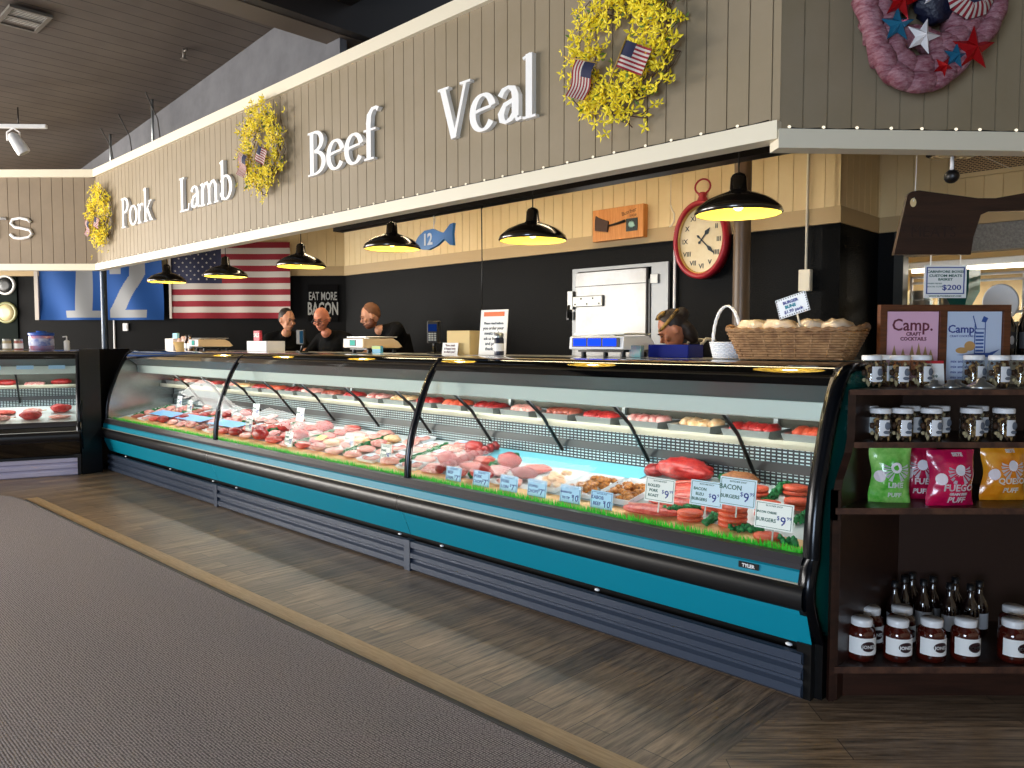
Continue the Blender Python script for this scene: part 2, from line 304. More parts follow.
struct('wall_left',MB().box(-13.1,-9,0,-13,-7,4.6).box(-13.1,-2.2,0,-13,9,4.6).box(-13.1,-7,0,-13,-2.2,.4).box(-13.1,-7,3.2,-13,-2.2,4.6),wl)
w=struct('window_3',MB().box(-13.08,-7,.4,-13.0,-6.94,3.2).box(-13.08,-2.26,.4,-13.0,-2.2,3.2).box(-13.08,-4.63,.4,-13.0,-4.57,3.2).box(-13.08,-6.94,.4,-13.0,-2.26,.46).box(-13.08,-6.94,3.14,-13.0,-2.26,3.2),blackm); part('window_glass',MB().box(-13.06,-6.94,.46,-13.05,-2.26,3.14),glass('window_glass','#FFFFFF',.04,.5),w)
L=bpy.data.lights.new('daylight_side','AREA'); L.shape='RECTANGLE'; L.size=2.7; L.size_y=4.6; L.energy=850; L.color=(1,.95,.88)
o=bpy.data.objects.new('daylight_side',L); C.objects.link(o); o.location=wor((-12.97,-4.6,1.8)); o.rotation_euler=(0,R(-90),TH); struct('wall_right',MB().box(6,-9,0,6.1,7,5.2),wl)
# ------------------------------------------------------------------ carpet and edging
cm=carpet_mat(); pts=[]
xl,yb=-7.15,-1.1
def arc(cx,cy,r,a0,a1,n=8): return [(cx+r*math.cos(R(a0+(a1-a0)*i/n)),cy+r*math.sin(R(a0+(a1-a0)*i/n))) for i in range(n+1)]
poly=[(2.2,-.955),(2.2,-8)]+[(-11,-8),(-10.2,-4.2)]+[(-7.35,-1.36),(-7.22,-1.24),(-7.07,-1.16),(-6.8,-1.135)]
solo('carpet_runner',MB().prism(poly,0,.012,'z'),cm,'large dark grey ribbed carpet mat covering the near floor','carpet')
solo('carpet_edging',MB().prism([(2.2,-.95),(-6.8,-1.13),(-6.8,-1.11),(2.2,-.93)],0,.016,'z'),mat('carpet_binding','#3C3A38',.6),'thin dark binding strip along the long edge of the carpet','edging')
struct('trim_15',MB().prism([(2.2,-.93),(-6.9,-1.11),(-6.9,-.99),(2.2,-.8)],0,.003,'z'),mat('border_plank','#BFA27A',.4,var='#A68A62',vs=4,stretch=(2,20,1)))
# ------------------------------------------------------------------ display case builder
GP=[(.0,.59),(.002,.66),(.012,.75),(.03,.84),(.055,.92),(.085,1.0),(.119,1.09),(.155,1.17),(.2,1.25),(.24,1.305),(.285,1.345)]
BODY=[(.075,.21),(.04,.245),(.01,.29),(-.02,.35),(-.045,.40),(-.055,.45),(-.05,.5),(-.035,.55),(-.012,.585)]
hole=grille_mat('air_grille','#3A4246','#D9F3F6',.03,.018,0,.28)
grassm=mat('plastic_grass','#18B822',.5,var='#4FDD35',vs=30)
def display_case(root,x0,x1,joints,body,bodyname,kickm,D=1.02,lower=True):
    X0,X1=x0+.03,x1-.03
    js=[x0]+joints+[x1]
    for i in range(len(js)-1):
        a,b=js[i]+.032,js[i+1]-.032
        mb=MB().strip([(.02,0),(.0,.015),(.0,.05),(.018,.062),(.018,.075),(-.002,.088),(-.002,.115),(.018,.128),(.018,.14),(0,.152),(0,.188),(.03,.19)],a,b)
        mb.box(a,.02,0,b,.035,.19); part('kick_plate',mb,kickm,root)
        part('bumper_rail',MB().strip([(-.02,.376),(-.062,.388),(-.078,.41),(-.08,.455),(-.07,.48),(-.03,.492)],js[i]+.002,js[i+1]-.002,0,True),blackp,root)
        part('front_glass',MB().strip(GP,js[i]+.01,js[i+1]-.01,0,True),cglass,root)
        part('lower_panel',MB().strip([(.055,.214),(.03,.225),(-.025,.36),(-.03,.378)],js[i]+.002,js[i+1]-.002),body,root,bodyname+' panel')
    for j in js[1:-1]: part('kick_bracket',MB().box(j-.03,-.004,0,j+.03,.04,.195),kickm,root)
    part('inner_plinth',MB().box(X0,.09,0,X1,D-.1,.3),blackm,root)
    part('upper_rail',MB().strip([(-.045,.492),(-.042,.5),(-.037,.536),(-.026,.542)],X0,X1),body,root,bodyname+' rail under the glass')
    part('bumper_bead',MB().box(X0,-.052,.488,X1,-.04,.494),mat('silver_bead','#C9C4B4',.3,.6),root)
    part('glass_sill',MB().strip([(-.026,.54),(-.028,.565),(-.012,.592),(.03,.592)],X0,X1),mat('sill_grey','#38363A',.4,.2),root)
    for j in js[1:-1]:
        mb=MB(); P=[(y-.006,z) for y,z in GP]; n=len(P)
        vs=[(j-.018,y,z) for y,z in P]+[(j+.018,y,z) for y,z in P]+[(j-.018,y+.03,z) for y,z in P]+[(j+.018,y+.03,z) for y,z in P]
        fs=[]
        for i in range(n-1): fs+=[(i,n+i,n+i+1,i+1),(2*n+i,i,i+1,2*n+i+1),(n+i,3*n+i,3*n+i+1,n+i+1),(3*n+i,2*n+i,2*n+i+1,3*n+i+1)]
        mb.add(vs,fs,0,True); part('glass_joint',mb,mat('joint_metal','#20242C',.18,.7),root)
    # ends
    front=BODY+[(y-.012,z) for y,z in GP]
    outer=front+[(.34,1.362),(.5,1.362)]
    full=outer+[(D,1.362),(D,.21)]
    for xe,sg in ((x0,-1),(x1,1)):
        a,b=sorted((xe-sg*.03,xe+sg*.03))
        mb=MB(); n=len(outer); inn=[]
        for i,(y,z) in enumerate(outer):
            p,q=outer[max(i-1,0)],outer[min(i+1,n-1)]; t=Vector((q[0]-p[0],q[1]-p[1])).normalized(); inn.append((y+t.y*.034,z-t.x*.034))
        vs=[(a,*p) for p in outer]+[(b,*p) for p in outer]+[(a,*p) for p in inn]+[(b,*p) for p in inn]; fs=[]
        for i in range(n-1): fs+=[(i,n+i,n+i+1,i+1),(2*n+i,i,i+1,2*n+i+1),(n+i,3*n+i,3*n+i+1,n+i+1),(3*n+i,2*n+i,2*n+i+1,3*n+i+1)]
        mb.add(vs,fs,0,True); part('end_frame',mb,mat('end_frame_black','#0E1117',.2,.5),root)
        c,d=sorted((xe+sg*.012,xe-sg*.005)); part('end_panel',MB().prism(inn+[(D,1.3),(D,.25)],c,d,'x'),dteal if body is teal else blackp,root)
        e_,f_=sorted((xe-sg*.008,xe-sg*.014)); part('end_liner',MB().prism(inn+[(D-.04,1.3),(D-.04,.5),(.02,.5)],e_,f_,'x'),mat('liner_steel','#A9ABA8',.22,.9),root,'steel inner end liner')
        part('foot_frame',MB().box(min(xe,xe-sg*.06),.02,0,max(xe,xe-sg*.06),.09,.23).box(min(xe,xe+sg*.03),.06,0,max(xe,xe+sg*.03),D-.05,.24),blackm,root)
    # top
    TP=[(.213,1.268),(.222,1.284),(.235,1.302),(.252,1.32),(.272,1.336),(.296,1.348),(.325,1.356),(.36,1.3605),(.41,1.362),(.52,1.362)]
    part('top_canopy',MB().strip(TP,X0,X1,0,True).strip([(.52,1.362),(.52,1.34),(.36,1.335),(.26,1.29),(.213,1.268)],X0,X1),blackgloss,root,'glossy black curved top edge')
    part('canopy_underside',MB().prism([(.24,1.275),(.3,1.3),(.36,1.33),(.5,1.33),(.5,1.26),(.38,1.2),(.345,1.188)],X0,X1,'x'),mat('canopy_grey','#4A5B5E',.4,.3),root)
    part('light_canopy',MB().prism([(.345,1.186),(.365,1.19),(.38,1.12),(.375,1.1),(.36,1.106)],X0,X1,'x'),mat('canopy_enamel','#C3CFCC',.3),root,'pale enamel light canopy')
    part('counter_ledge',MB().prism([(.52,1.335),(.52,1.362),(D,1.362),(D,1.33),(.96,1.33)],X0,X1,'x'),steel,root,'steel counter ledge along the back')
    part('light_tube',MB().tube([(X0+.15,.42,1.165),(X1-.15,.42,1.165)],.013,8),emis('cool_tube','#F2FBFF',7),root)
    # inside
    enamel=mat('case_enamel','#D3D8D6',.35)
    part('deck',MB().prism([(.02,.545),(.03,.572),(.745,.715),(.76,.70),(.76,.3),(.02,.3)],X0,X1,'x'),enamel,root)
    part('rear_riser',MB().box(X0,.76,.70,X1,.79,.93).box(X0,.79,.92,X1,.80,.93),hole,root,'perforated air grille')
    part('grille_rail',MB().box(X0,.745,.785,X1,.76,.835),mat('rail_grey','#55585A',.4,.4),root)
    part('upper_shelf',MB().box(X0,.6,.93,X1,.93,.955).box(X0,.6,.93,X1,.61,.97),mat('shelf_beige','#B5B09C',.4,.2),root)
    part('rear_door',MB().box(X0,.955,.3,X1,D-.03,1.335),mat('rear_door_grey','#4A463A',.35,.3),root,'sliding rear door')
    mb=MB(); x=x1-.62
    while x>x0+.3: mb.add([],[]); m2=MB().tube([(x,.385,1.12),(x,.56,.985),(x,.745,.76)],.011,6); part('shelf_bracket',m2,blackm,root); x-=.66
    for x in [x0+.5*(i+1) for i in range(int((x1-x0)/.5)-1)][::2]: part('door_handle',MB().box(x-.012,.935,1.0,x+.012,.955,1.28),galv,root)
T=thing('meat_display_case','long curved glass butcher display case with teal and black front','display case',(0,0,0))
display_case(T,-8.1,0,[-5.33,-2.6],teal,'teal',kick)
b=part('maker_badge',MB().box(-.29,-.0445,.507,-.2,-.038,.532),blackp,T,'small black badge with white letters'); part('badge_lettering',addtext(MB(),'TYLER',-.245,-.046,.5125,.02,bold=.0006),white,b)
for x in (-.1,-1.1,-2.3,-2.72,-5.0,-5.45,-6.4,-7.6): part('label_clip',MB().blob((x,.035,.205),(.016,.01,.007),8,5,0),white,T)
# grass and paper strip
def grass(x0,x1,label,loc,fr,rz):
    mb=MB().box(x0,.035,.573,x1,.075,.583); r=random.Random(3); n=int((x1-x0)/.0019)
    for i in range(n):
        x=x0+(x1-x0)*i/n+r.uniform(-.004,.004); y=.055+r.uniform(-.02,.02); h=r.uniform(.026,.048); a=r.uniform(-.008,.008); c=r.uniform(-.012,.004)
        mb.add([(x-.0035,y,.578),(x+.0035,y,.578),(x+a,y+c,.578+h)],[(0,1,2)])
    solo('plastic_grass_strip',mb,grassm,label,'grass strip',loc,fr,rz,kind='stuff')
grass(-8.04,-.06,'bright green plastic grass strip along the front of the teal case',(0,0,0),'L',0)
def deckz(y): return .572+.2*(y-.03)
solo('butcher_paper',MB().prism([(.08,deckz(.08)+.002),(.19,deckz(.19)+.002),(.19,deckz(.19)+.004),(.08,deckz(.08)+.004)],-8.02,-.07,'x'),mat('peach_paper','#F2C48C',.7,var='#E8B274',vs=30),'strip of peach coloured butcher paper behind the plastic grass','paper')
solo('blue_liner_sheet',MB().prism([(.56,deckz(.56)+.003),(.74,deckz(.74)+.003),(.74,deckz(.74)+.006),(.56,deckz(.56)+.006)],-2.5,-1.22,'x'),mat('turquoise_liner','#7FD6E6',.4),'bare turquoise liner sheet at the back of the meat deck','paper')
# ------------------------------------------------------------------ meat
def meatmat(n,a,b,vs=30,rough=.35): return mat(n,a,rough,var=b,vs=vs,coat=.12,bump=.2,bs=80)
mm=dict(beef=meatmat('beef','#96161A','#BE3A32',40),steak=meatmat('marbled_steak','#B51D18','#DE6A58',35),dark=meatmat('dark_beef','#7E1417','#A82A26',30),pork=meatmat('pork','#D97F70','#EDB3A4',25),ground=meatmat('ground_beef','#E0603C','#C4452C',120,.5),lam=meatmat('lamb','#B93A34','#E9B9AC',18),chicken=meatmat('chicken','#E8C79E','#D99A5B',30),kebab=meatmat('kebab_mix','#D98A2B','#7A3B16',60),saus=meatmat('sausage','#B4604A','#8E3A2B',25),bacon=meatmat('bacon','#C24A4A','#F0C9BE',50))
green=mat('parsley_green','#0E5A2C',.6,var='#1F8A45',vs=60,bump=.6,bs=150)
def slab(mb,c,l,w,h,n=10,seed=0,mi=0): mb.blob(c,(l/2,w/2,h/2),16,8,.1,1.6,mi,seed)
def mk_meat(kind,seed,l,w):
    mb=MB(); r=random.Random(seed)
    if kind=='beef': mb.blob((0,0,.05),(l*.48,w*.48,.05),18,10,.1,1.8,0,seed); m=mm['beef']
    elif kind=='steak':
        mb.blob((0,0,.022),(l*.5,w*.46,.024),20,8,.14,1.5,0,seed); mb.tube([(-l*.4,-w*.1,.043),(-l*.1,w*.05,.046),(l*.2,w*.0,.045),(l*.4,w*.15,.036)],.004,5,1); m=[mm['steak'],mm['pork']]
    elif kind=='dark': mb.blob((0,0,.035),(l*.5,w*.45,.036),18,8,.12,1.8,0,seed); m=mm['dark']
    elif kind=='pork':
        mb.blob((0,0,.02),(l*.5,w*.45,.021),18,8,.14,1.4,0,seed); m=mm['pork']
    elif kind=='lamb': mb.blob((0,0,.03),(l*.42,w*.42,.03),16,8,.1,2,0,seed); mb.tube([(l*.3,0,.03),(l*.6,.01,.035)],.006,6,1); m=[mm['lam'],mm['chicken']]
    elif kind=='sausage':
        for k in range(3): y=(k-1)*.034; mb.tube([(-l*.45,y,.018),(-l*.2,y+.004,.02),(l*.2,y-.004,.02),(l*.45,y,.018)],[.01,.017,.017,.01],8)
        m=mm['saus']
    elif kind=='chicken': mb.blob((0,0,.028),(l*.45,w*.42,.028),16,8,.16,2,0,seed); m=mm['chicken']
    elif kind=='bacon':
        for k in range(5): mb.blob((0,(k-2)*w*.17,.012+k*.004),(l*.48,w*.14,.012),14,6,.1,2,0,seed+k)
        m=mm['bacon']
    return mb,m
def patty(n,r=.062,seed=0):
    mb=MB()
    for k in range(n): h=.024; mb.lathe([(r*.6,k*h),(r*.97,k*h+.003),(r,k*h+.011),(r*.96,k*h+.021),(r*.5,k*h+.0235),(0,k*h+.0235)],24,(0,0,0))
    return mb
slope=math.atan(.2)
def on_deck(x,y,h=0): return (x,y,deckz(y)+.004+h)
patty_spots=[(-.45,.2,4,'round stack of orange-red burger patties in front of the upper bacon burger sign'),(-.66,.18,2,'low pair of burger patties left of the tall patty stack'),(-.62,.33,2,'burger patties just behind the low patty pair, half under the signs'),(-.25,.14,1,'single burger patty lying under the bacon cheese burger sign'),(-.36,.36,3,'burger patty stack directly behind the tall stack'),(-.5,.52,3,'burger patties stacked beside the long parsley strip'),(-.28,.5,2,'pale burger patties nearest the right end of the case, middle row'),(-.36,.66,2,'burger patties in the back corner at the right end')]
for i,(x,y,n,l) in enumerate(patty_spots):
    solo('burger_patty_stack',patty(n,.062 if i!=0 else .066),mm['ground'],l,'burger patties',on_deck(x,y),rz=i,rx=0)
def parsley(x,y,L,label,ang=PI/2,w=.02):
    mb=MB(); r=random.Random(int(x*100)+int(y*50))
    n=int(L/.012)
    for i in range(n):
        t=-L/2+L*i/n; 
        for k in range(3): mb.blob((t+r.uniform(-.008,.008),r.uniform(-w,w)*.8,r.uniform(.008,.03)),(.013,.013,.012),6,4,.5,4,0,r.random()*50)
    return solo('parsley_garnish',mb,green,label,'garnish',on_deck(x,y+0),rz=ang,ry=-slope if abs(ang-PI/2)<.2 else 0)
parsley(-.44,.62,.26,'long dark green parsley divider beside the pale patties at the right')
parsley(-.2,.5,.34,'green parsley divider running up against the right end of the case')
parsley(-.56,.2,.10,'parsley clump between the low patty pair and the tall stack',PI/2)
parsley(-.36,.17,.14,'parsley clump just right of the tall patty stack',.3)
parsley(-.74,.25,.18,'parsley divider right of the front red steak',1.1)
parsley(-.14,.12,.07,'small parsley clump in the front right corner of the deck',0,.024)
parsley(-.74,.72,.12,'parsley sprig behind the big red roast',.2)
# big steaks by the signs
mb,m=mk_meat('steak',3,.3,.17); solo('raw_steak',mb,m,'large marbled red steak at the glass, left of the low patty pair','steak',on_deck(-.87,.17),rz=.1)
for i,(x,y) in enumerate([(-.86,.32),(-.8,.42),(-.86,.52)]):
    mb,m=mk_meat('steak',20+i,.26,.16); solo('raw_steak',mb,m,'marbled red steak %s behind the large front steak'%['directly','second','third'][i],'steak',on_deck(x,y,.0),rz=.3*i,rx=slope)
mb=MB().blob((0,0,.065),(.15,.085,.06),24,12,.14,2.4,0,5).blob((.03,-.02,.05),(.14,.075,.045),24,12,.12,2.6,0,9); solo('beef_roast',mb,mm['beef'],'big deep red beef roast, tallest piece of meat in the case','roast',on_deck(-.98,.64),rz=.2)
mb=MB().blob((0,0,.04),(.1,.06,.04),18,8,.1,2,0,8); solo('beef_roast',mb,mat('brown_patty','#A0673C',.6,var='#7D4A28',vs=50),'brown seasoned burger loaf behind the bacon burger sign','meat loaf',on_deck(-.66,.66),rz=.1)
mb=MB().blob((0,0,.035),(.06,.05,.035),14,8,.15,2,0,9); solo('dark_roast_end',mb,mm['dark'],'small dark roast end beside the turquoise liner sheet','roast',on_deck(-1.17,.64))
# trays of skewered and mixed meat
def tray_mb(l,w,h=.03):
    mb=MB(); o=.012; t=.002
    a=[(-l/2+o,-w/2+o,0),(l/2-o,-w/2+o,0),(l/2-o,w/2-o,0),(-l/2+o,w/2-o,0)]; b=[(-l/2,-w/2,h),(l/2,-w/2,h),(l/2,w/2,h),(-l/2,w/2,h)]
    a2=[(p[0]*.97,p[1]*.96,.002) for p in a]; b2=[(p[0]*.97,p[1]*.96,h) for p in b]
    mb.add(a+b+a2+b2,[(0,3,2,1)]+[(i,(i+1)%4,4+(i+1)%4,4+i) for i in range(4)]+[(4+i,4+(i+1)%4,12+(i+1)%4,12+i) for i in range(4)]+[(8+(i+1)%4,8+i,12+i,12+(i+1)%4) for i in range(4)]+[(8,9,10,11)]); return mb
def tray(x,y,l,w,kind,label,seed=1,n=14,tm=None,h=.03,z=0,rz=0):
    r=random.Random(seed); t=thing('meat_tray',label,'tray',(x,y,deckz(y)+.006+z if z<.3 else z),rx=slope if z<.3 else 0,rz=rz); 
    part('tray_pan',tray_mb(l,w,h),tm or white,t); mb=MB()
    for k in range(n): mb.blob((r.uniform(-l*.38,l*.38),r.uniform(-w*.36,w*.36),.016+r.uniform(0,.022)),(r.uniform(.018,.034),r.uniform(.014,.024),.016),9,6,.25,2.5,0,seed*9+k)
    part('meat_pieces',mb,mm[kind],t,kind='stuff'); return t
tray(-1.12,.34,.2,.3,'kebab','tray heaped with orange and brown marinated kebab chunks',5,30,white,.035)
tray(-1.37,.34,.22,.3,'kebab','tray of marinated skewer meat left of the orange kebab tray',6,26)
tray(-1.62,.34,.2,.3,'chicken','tray of pale stuffed chicken behind the third blue price card',7,22)
# the long deck: rows of meat from x=-1.85 leftward
kinds=['pork','steak','bacon','lamb','chicken','beef','sausage','pork','steak','dark']
zoneL=[('red',-1.95,-2.62),('white',-2.62,-3.35),('pink',-3.35,-4.1),('red',-4.1,-5.1),('mix',-5.1,-7.95)]
film=mat('film_pack','#E9EEF2',.15,coat=1); blues=mat('blue_liner','#7DB7E8',.4)
col=0; x=-1.88; rr=random.Random(11)
seqs={'red':['steak','beef','steak','bacon'],'white':['pack','pork','pack','pork'],'pink':['pork','lamb','chicken','pork'],'mix':['pork','dark','steak','pack','sausage','lamb','bacon']}
def pack(label,loc,seed):
    t=thing('wrapped_meat_pack',label,'meat pack',loc,rx=slope,rz=rr.uniform(-.15,.15)); part('foam_tray',tray_mb(.2,.13,.022),white,t)
    mb=MB().blob((0,0,.02),(.085,.05,.014),14,6,.1,2,0,seed); part('meat',mb,mm['pork' if seed%2 else 'lam'],t)
    part('price_label',MB().box(-.03,-.025,.0355,.03,.025,.0365),paleblue,t)
while x>-7.9:
    z=[k for k,a,b in zoneL if b<=x<=a+1e-6] or ['mix']; z=z[0]; W=.2
    ys=[.21,.33,.45,.57,.68]
    for j,y in enumerate(ys):
        if x>-2.55 and y>.5: continue
        if j==4 and col%2: continue
        kd=seqs[z][(col+j*(1 if z!='red' else 2))%len(seqs[z])]
        where='%s from the glass, %s crosswise row from right'%(['first','second','third','fourth','fifth'][j],ORD[col+8])
        if kd=='pack': pack('white wrapped pack of meat '+where,on_deck(x,y),col*7+j)
        else:
            mb,m=mk_meat(kd,col*11+j,W*.96,.112)
            nm={'pork':('pork_chop','pink pork chop','pork chop'),'steak':('raw_steak','marbled red steak','steak'),'bacon':('bacon_slices','fan of streaky bacon slices','bacon'),'lamb':('lamb_chop','lamb chop with a bone','lamb chop'),'chicken':('chicken_breast','pale chicken breast','chicken'),'beef':('beef_roast','deep red beef roast','roast'),'sausage':('sausage_links','three sausage links','sausages'),'dark':('dark_steak','dark red steak','steak')}[kd]
            solo(nm[0],mb,m,nm[1]+' '+where,nm[2],on_deck(x,y),rx=slope,rz=rr.uniform(-.2,.2))
    if col%3==1: parsley(x-.115,.42,.42,'green parsley divider beside the %s crosswise row of meat from right'%ORD[col+8])
    x-=.232; col+=1
# red stacked strip divider near x -2.5
mb=MB()
for k in range(11): mb.blob((0,-.25+k*.05,.03),(.035,.03,.03),10,6,.15,2,0,k)
solo('sliced_beef_row',mb,mm['dark'],'long row of deep red sliced beef running from the glass to the back','beef',on_deck(-2.47,.42,.012),rx=slope)
for i,x in enumerate((-7.2,-6.5,-5.75)): solo('blue_liner_sheet',MB().prism([(.25,deckz(.25)+.05),(.4,deckz(.4)+.05),(.4,deckz(.4)+.052),(.25,deckz(.25)+.052)],x-.3,x+.3,'x'),blues,'light blue paper liner over the meat, %s from the left end'%ORD[i],'paper')
# pans on the upper shelf
x=-.3; i=0; ks=['ground','beef','chicken','lam','beef','saus','pork','dark']
while x>-7.9:
    t=thing('shelf_meat_pan','steel rimmed pan of meat on the rear shelf, %s from the right end'%ORD[i],'pan',(x,.77,.9555)); part('pan',tray_mb(.27,.25,.045),galv,t); mb=MB(); r=random.Random(i)
    for k in range(5): mb.blob((-.09+.045*k,r.uniform(-.03,.03),.04),(.04,.075,.035),10,7,.15,2,0,i*5+k)
    part('meat',mb,mm[ks[i%8]],t); x-=.33; i+=1
# ------------------------------------------------------------------ price cards
def card(loc,w,h,lines,price,label,cm_=paleblue,rz=0,tilt=-.14,fr='L',inkm=gink,legs=True):
    t=thing('price_card',label,'price card',loc,fr,rz,'price cards in the meat case',rx=tilt); part('card',MB().box(-w/2,-.0015,0,w/2,.0015,h),cm_,t)
    bd=MB(); e=.006
    for a in ((-w/2+e,e,w/2-e,e+.002),(-w/2+e,h-e-.002,w/2-e,h-e),(-w/2+e,e,-w/2+e+.002,h-e),(w/2-e-.002,e,w/2-e,h-e)): bd.box(a[0],-.0022,a[1],a[2],-.0014,a[3])
    part('card_border',bd,inkm,t)
    mb=MB(); n=len(lines); lh=h*.62/max(n,1)
    for i,s in enumerate(lines): addtext(mb,s,-w*.2 if price else 0,-.0018,h*.68-lh*(i+.0)-lh*.35,min(lh*.8,w*.9/max(len(s),4)),0,.0006,bold=.0004)
    addtext(mb,'BUTCHER SHOP',0,-.0018,h*.83,h*.09,0,.0005)
    part('lettering',mb,inkm,t)
    if price:
        mb=MB(); addtext(mb,'$',w*.12,-.0018,h*.38,h*.22,0,.0006); addtext(mb,price,w*.25,-.0018,h*.2,h*.46,0,.0006,bold=.0005); addtext(mb,'99',w*.4,-.0018,h*.42,h*.18,0,.0006); part('price',mb,bink,t)
    if legs: part('card_pin',MB().box(-.003,.001,-.05,.003,.004,.02),galv,t)
    return t
# large white cards at the right; each stands on a pin stuck in the meat
card((-.79,.11,.685),.165,.115,['ROLLED','PORK','ROAST'],'9','white price card reading 9.99 left of the three other large cards',whitep)
card((-.545,.12,.70),.165,.115,['BACON','BLEU','BURGERS'],'9','pale price card for bacon bleu burgers standing in the patties',paleblue)
card((-.385,.11,.725),.175,.125,['BACON','BURGERS'],'9','pale price card for bacon burgers, the highest of the large cards',paleblue)
card((-.205,.09,.655),.17,.115,['BACON CHEESE','BURGERS'],'9','white price card for bacon cheese burgers at the right end of the deck',whitep)
bl=mat('blue_card','#A9D2F3',.6)
for i,(x,z,n) in enumerate([(-1.15,.585,'right of'),(-1.36,.588,''),(-1.6,.588,''),(-1.82,.585,''),(-2.05,.585,''),(-2.3,.58,'')]):
    card((x,.125,z),.14,.1,[['KABOB','BEEF'],['MARINATED','TRI TIP'],['STUFFED','CHOPS'],['PORK','LOIN'],['PORK','CHOPS'],['BEEF','STRIPS']][i],'10' if i<2 else '7','small blue price card at the glass, %s from the right'%ORD[i],bl,inkm=bink)
for i,(x,y,z) in enumerate([(-3.1,.2,.62),(-3.7,.3,.64),(-4.35,.16,.61),(-4.75,.5,.76),(-5.2,.25,.66),(-5.55,.5,.75),(-5.9,.3,.7),(-6.3,.5,.76),(-6.8,.4,.72),(-7.3,.5,.74)]):
    card((x,y,z),.12,.12,['PRIME','CUTS'],'8','small white price card deep in the left half of the case, %s from its middle'%ORD[i],whitep)
solo('round_sale_tag',MB().box(-.05,-.001,0,.05,.001,.06),mat('yellow_tag','#F0E61A',.5),'bright yellow sale tag lying among red steaks in the middle section','tag',on_deck(-4.06,.26,.06),rx=-1.1)
# ------------------------------------------------------------------ pendant lamps
def lamp_mb():
    out=[(.2,0),(.208,.006),(.2,.03),(.155,.068),(.1,.093),(.055,.108),(.042,.118),(.038,.175),(.03,.19),(.012,.2),(.008,.2)]
    inn=[(.2,.002),(.193,.03),(.15,.064),(.095,.088),(.05,.1),(0,.101)]
    return out,inn
lampin=mat('lamp_reflector','#F4D65A',.5); 
def make_lamp(label):
    t=thing('pendant_lamp',label,'lamp',(-.58,.45,2.065),group='pendant lamps over the meat case')
    o,i=lamp_mb(); part('lamp_shade',MB().lathe(o,32,caps=False),mat('shade_black','#15120E',.22,coat=.6),t)
    part('reflector',MB().lathe(i,32,caps=False),lampin,t,'yellow-white inside of the shade')
    part('bulb',MB().blob((0,0,.055),(.03,.03,.038),12,8,0),emis('warm_bulb','#FFD98A',9),t)
    part('cord',MB().tube([(0,0,.195),(0,0,.5)],.004,6),blackm,t)
    part('ceiling_mount',MB().lathe([(.05,.5),(.05,.515),(.02,.52)],16),blackm,t)
    L=bpy.data.lights.new('lamp_glow','POINT'); L.energy=9; L.color=(1,.82,.5); L.shadow_soft_size=.035; lo=bpy.data.objects.new('lamp_glow',L); C.objects.link(lo); lo.parent=t; lo.location=(0,0,.03)
    return t
lamp0=make_lamp('nearest and largest black pendant lamp, in front of the red clock')
lspots=[(-1.93,2.062,'second nearest black pendant lamp, left of the wooden cleaver plaque'),(-3.33,2.13,'black pendant lamp just left of the blue fish'),(-4.6,2.086,'black pendant lamp over the cluster of workers, right edge of the striped flag'),(-6.0,2.086,'black pendant lamp in front of the canton side of the striped flag'),(-7.42,2.11,'leftmost black pendant lamp, in front of the blue flag')]
for x,z,l in lspots: dup(lamp0,(x,.45,z),label=l)
# ------------------------------------------------------------------ rail, poles
solo('black_rail',MB().box(-4.62,.78,2.42,-.2,.88,2.5).tube([(-.2,.83,2.46),(.0,.95,2.45),(.12,1.1,2.45)],.03,10),blackm,'long black rail running under the soffit above the service side','rail',(0,0,0))
solo('black_rail',MB().box(-4.3,.7,2.51,-.5,.74,2.545).tube([(-3.1,.6,2.53),(-2.6,.83,2.52)],.012,6),blackm,'thin black bar carrying the lamp cables beside the thick rail','rail')
solo('support_pole',MB().lathe([(.035,1.3),(.035,2.6)],16),mat('blue_grey_pole','#2B3440',.3,.5),'slim dark steel pole at the left corner of the soffit','pole',(-8.35,.1,0))
bpy.data.objects['support_pole'].data.transform(Matrix.Scale(1,4)); 
mb=MB().lathe([(.06,0),(.06,3.5)],20); solo('support_pole',mb,mat('brown_pole','#5A4632',.4),'thick brown pole behind the nearest pendant lamp and the red clock','pole',(-1.4,2.05,0))
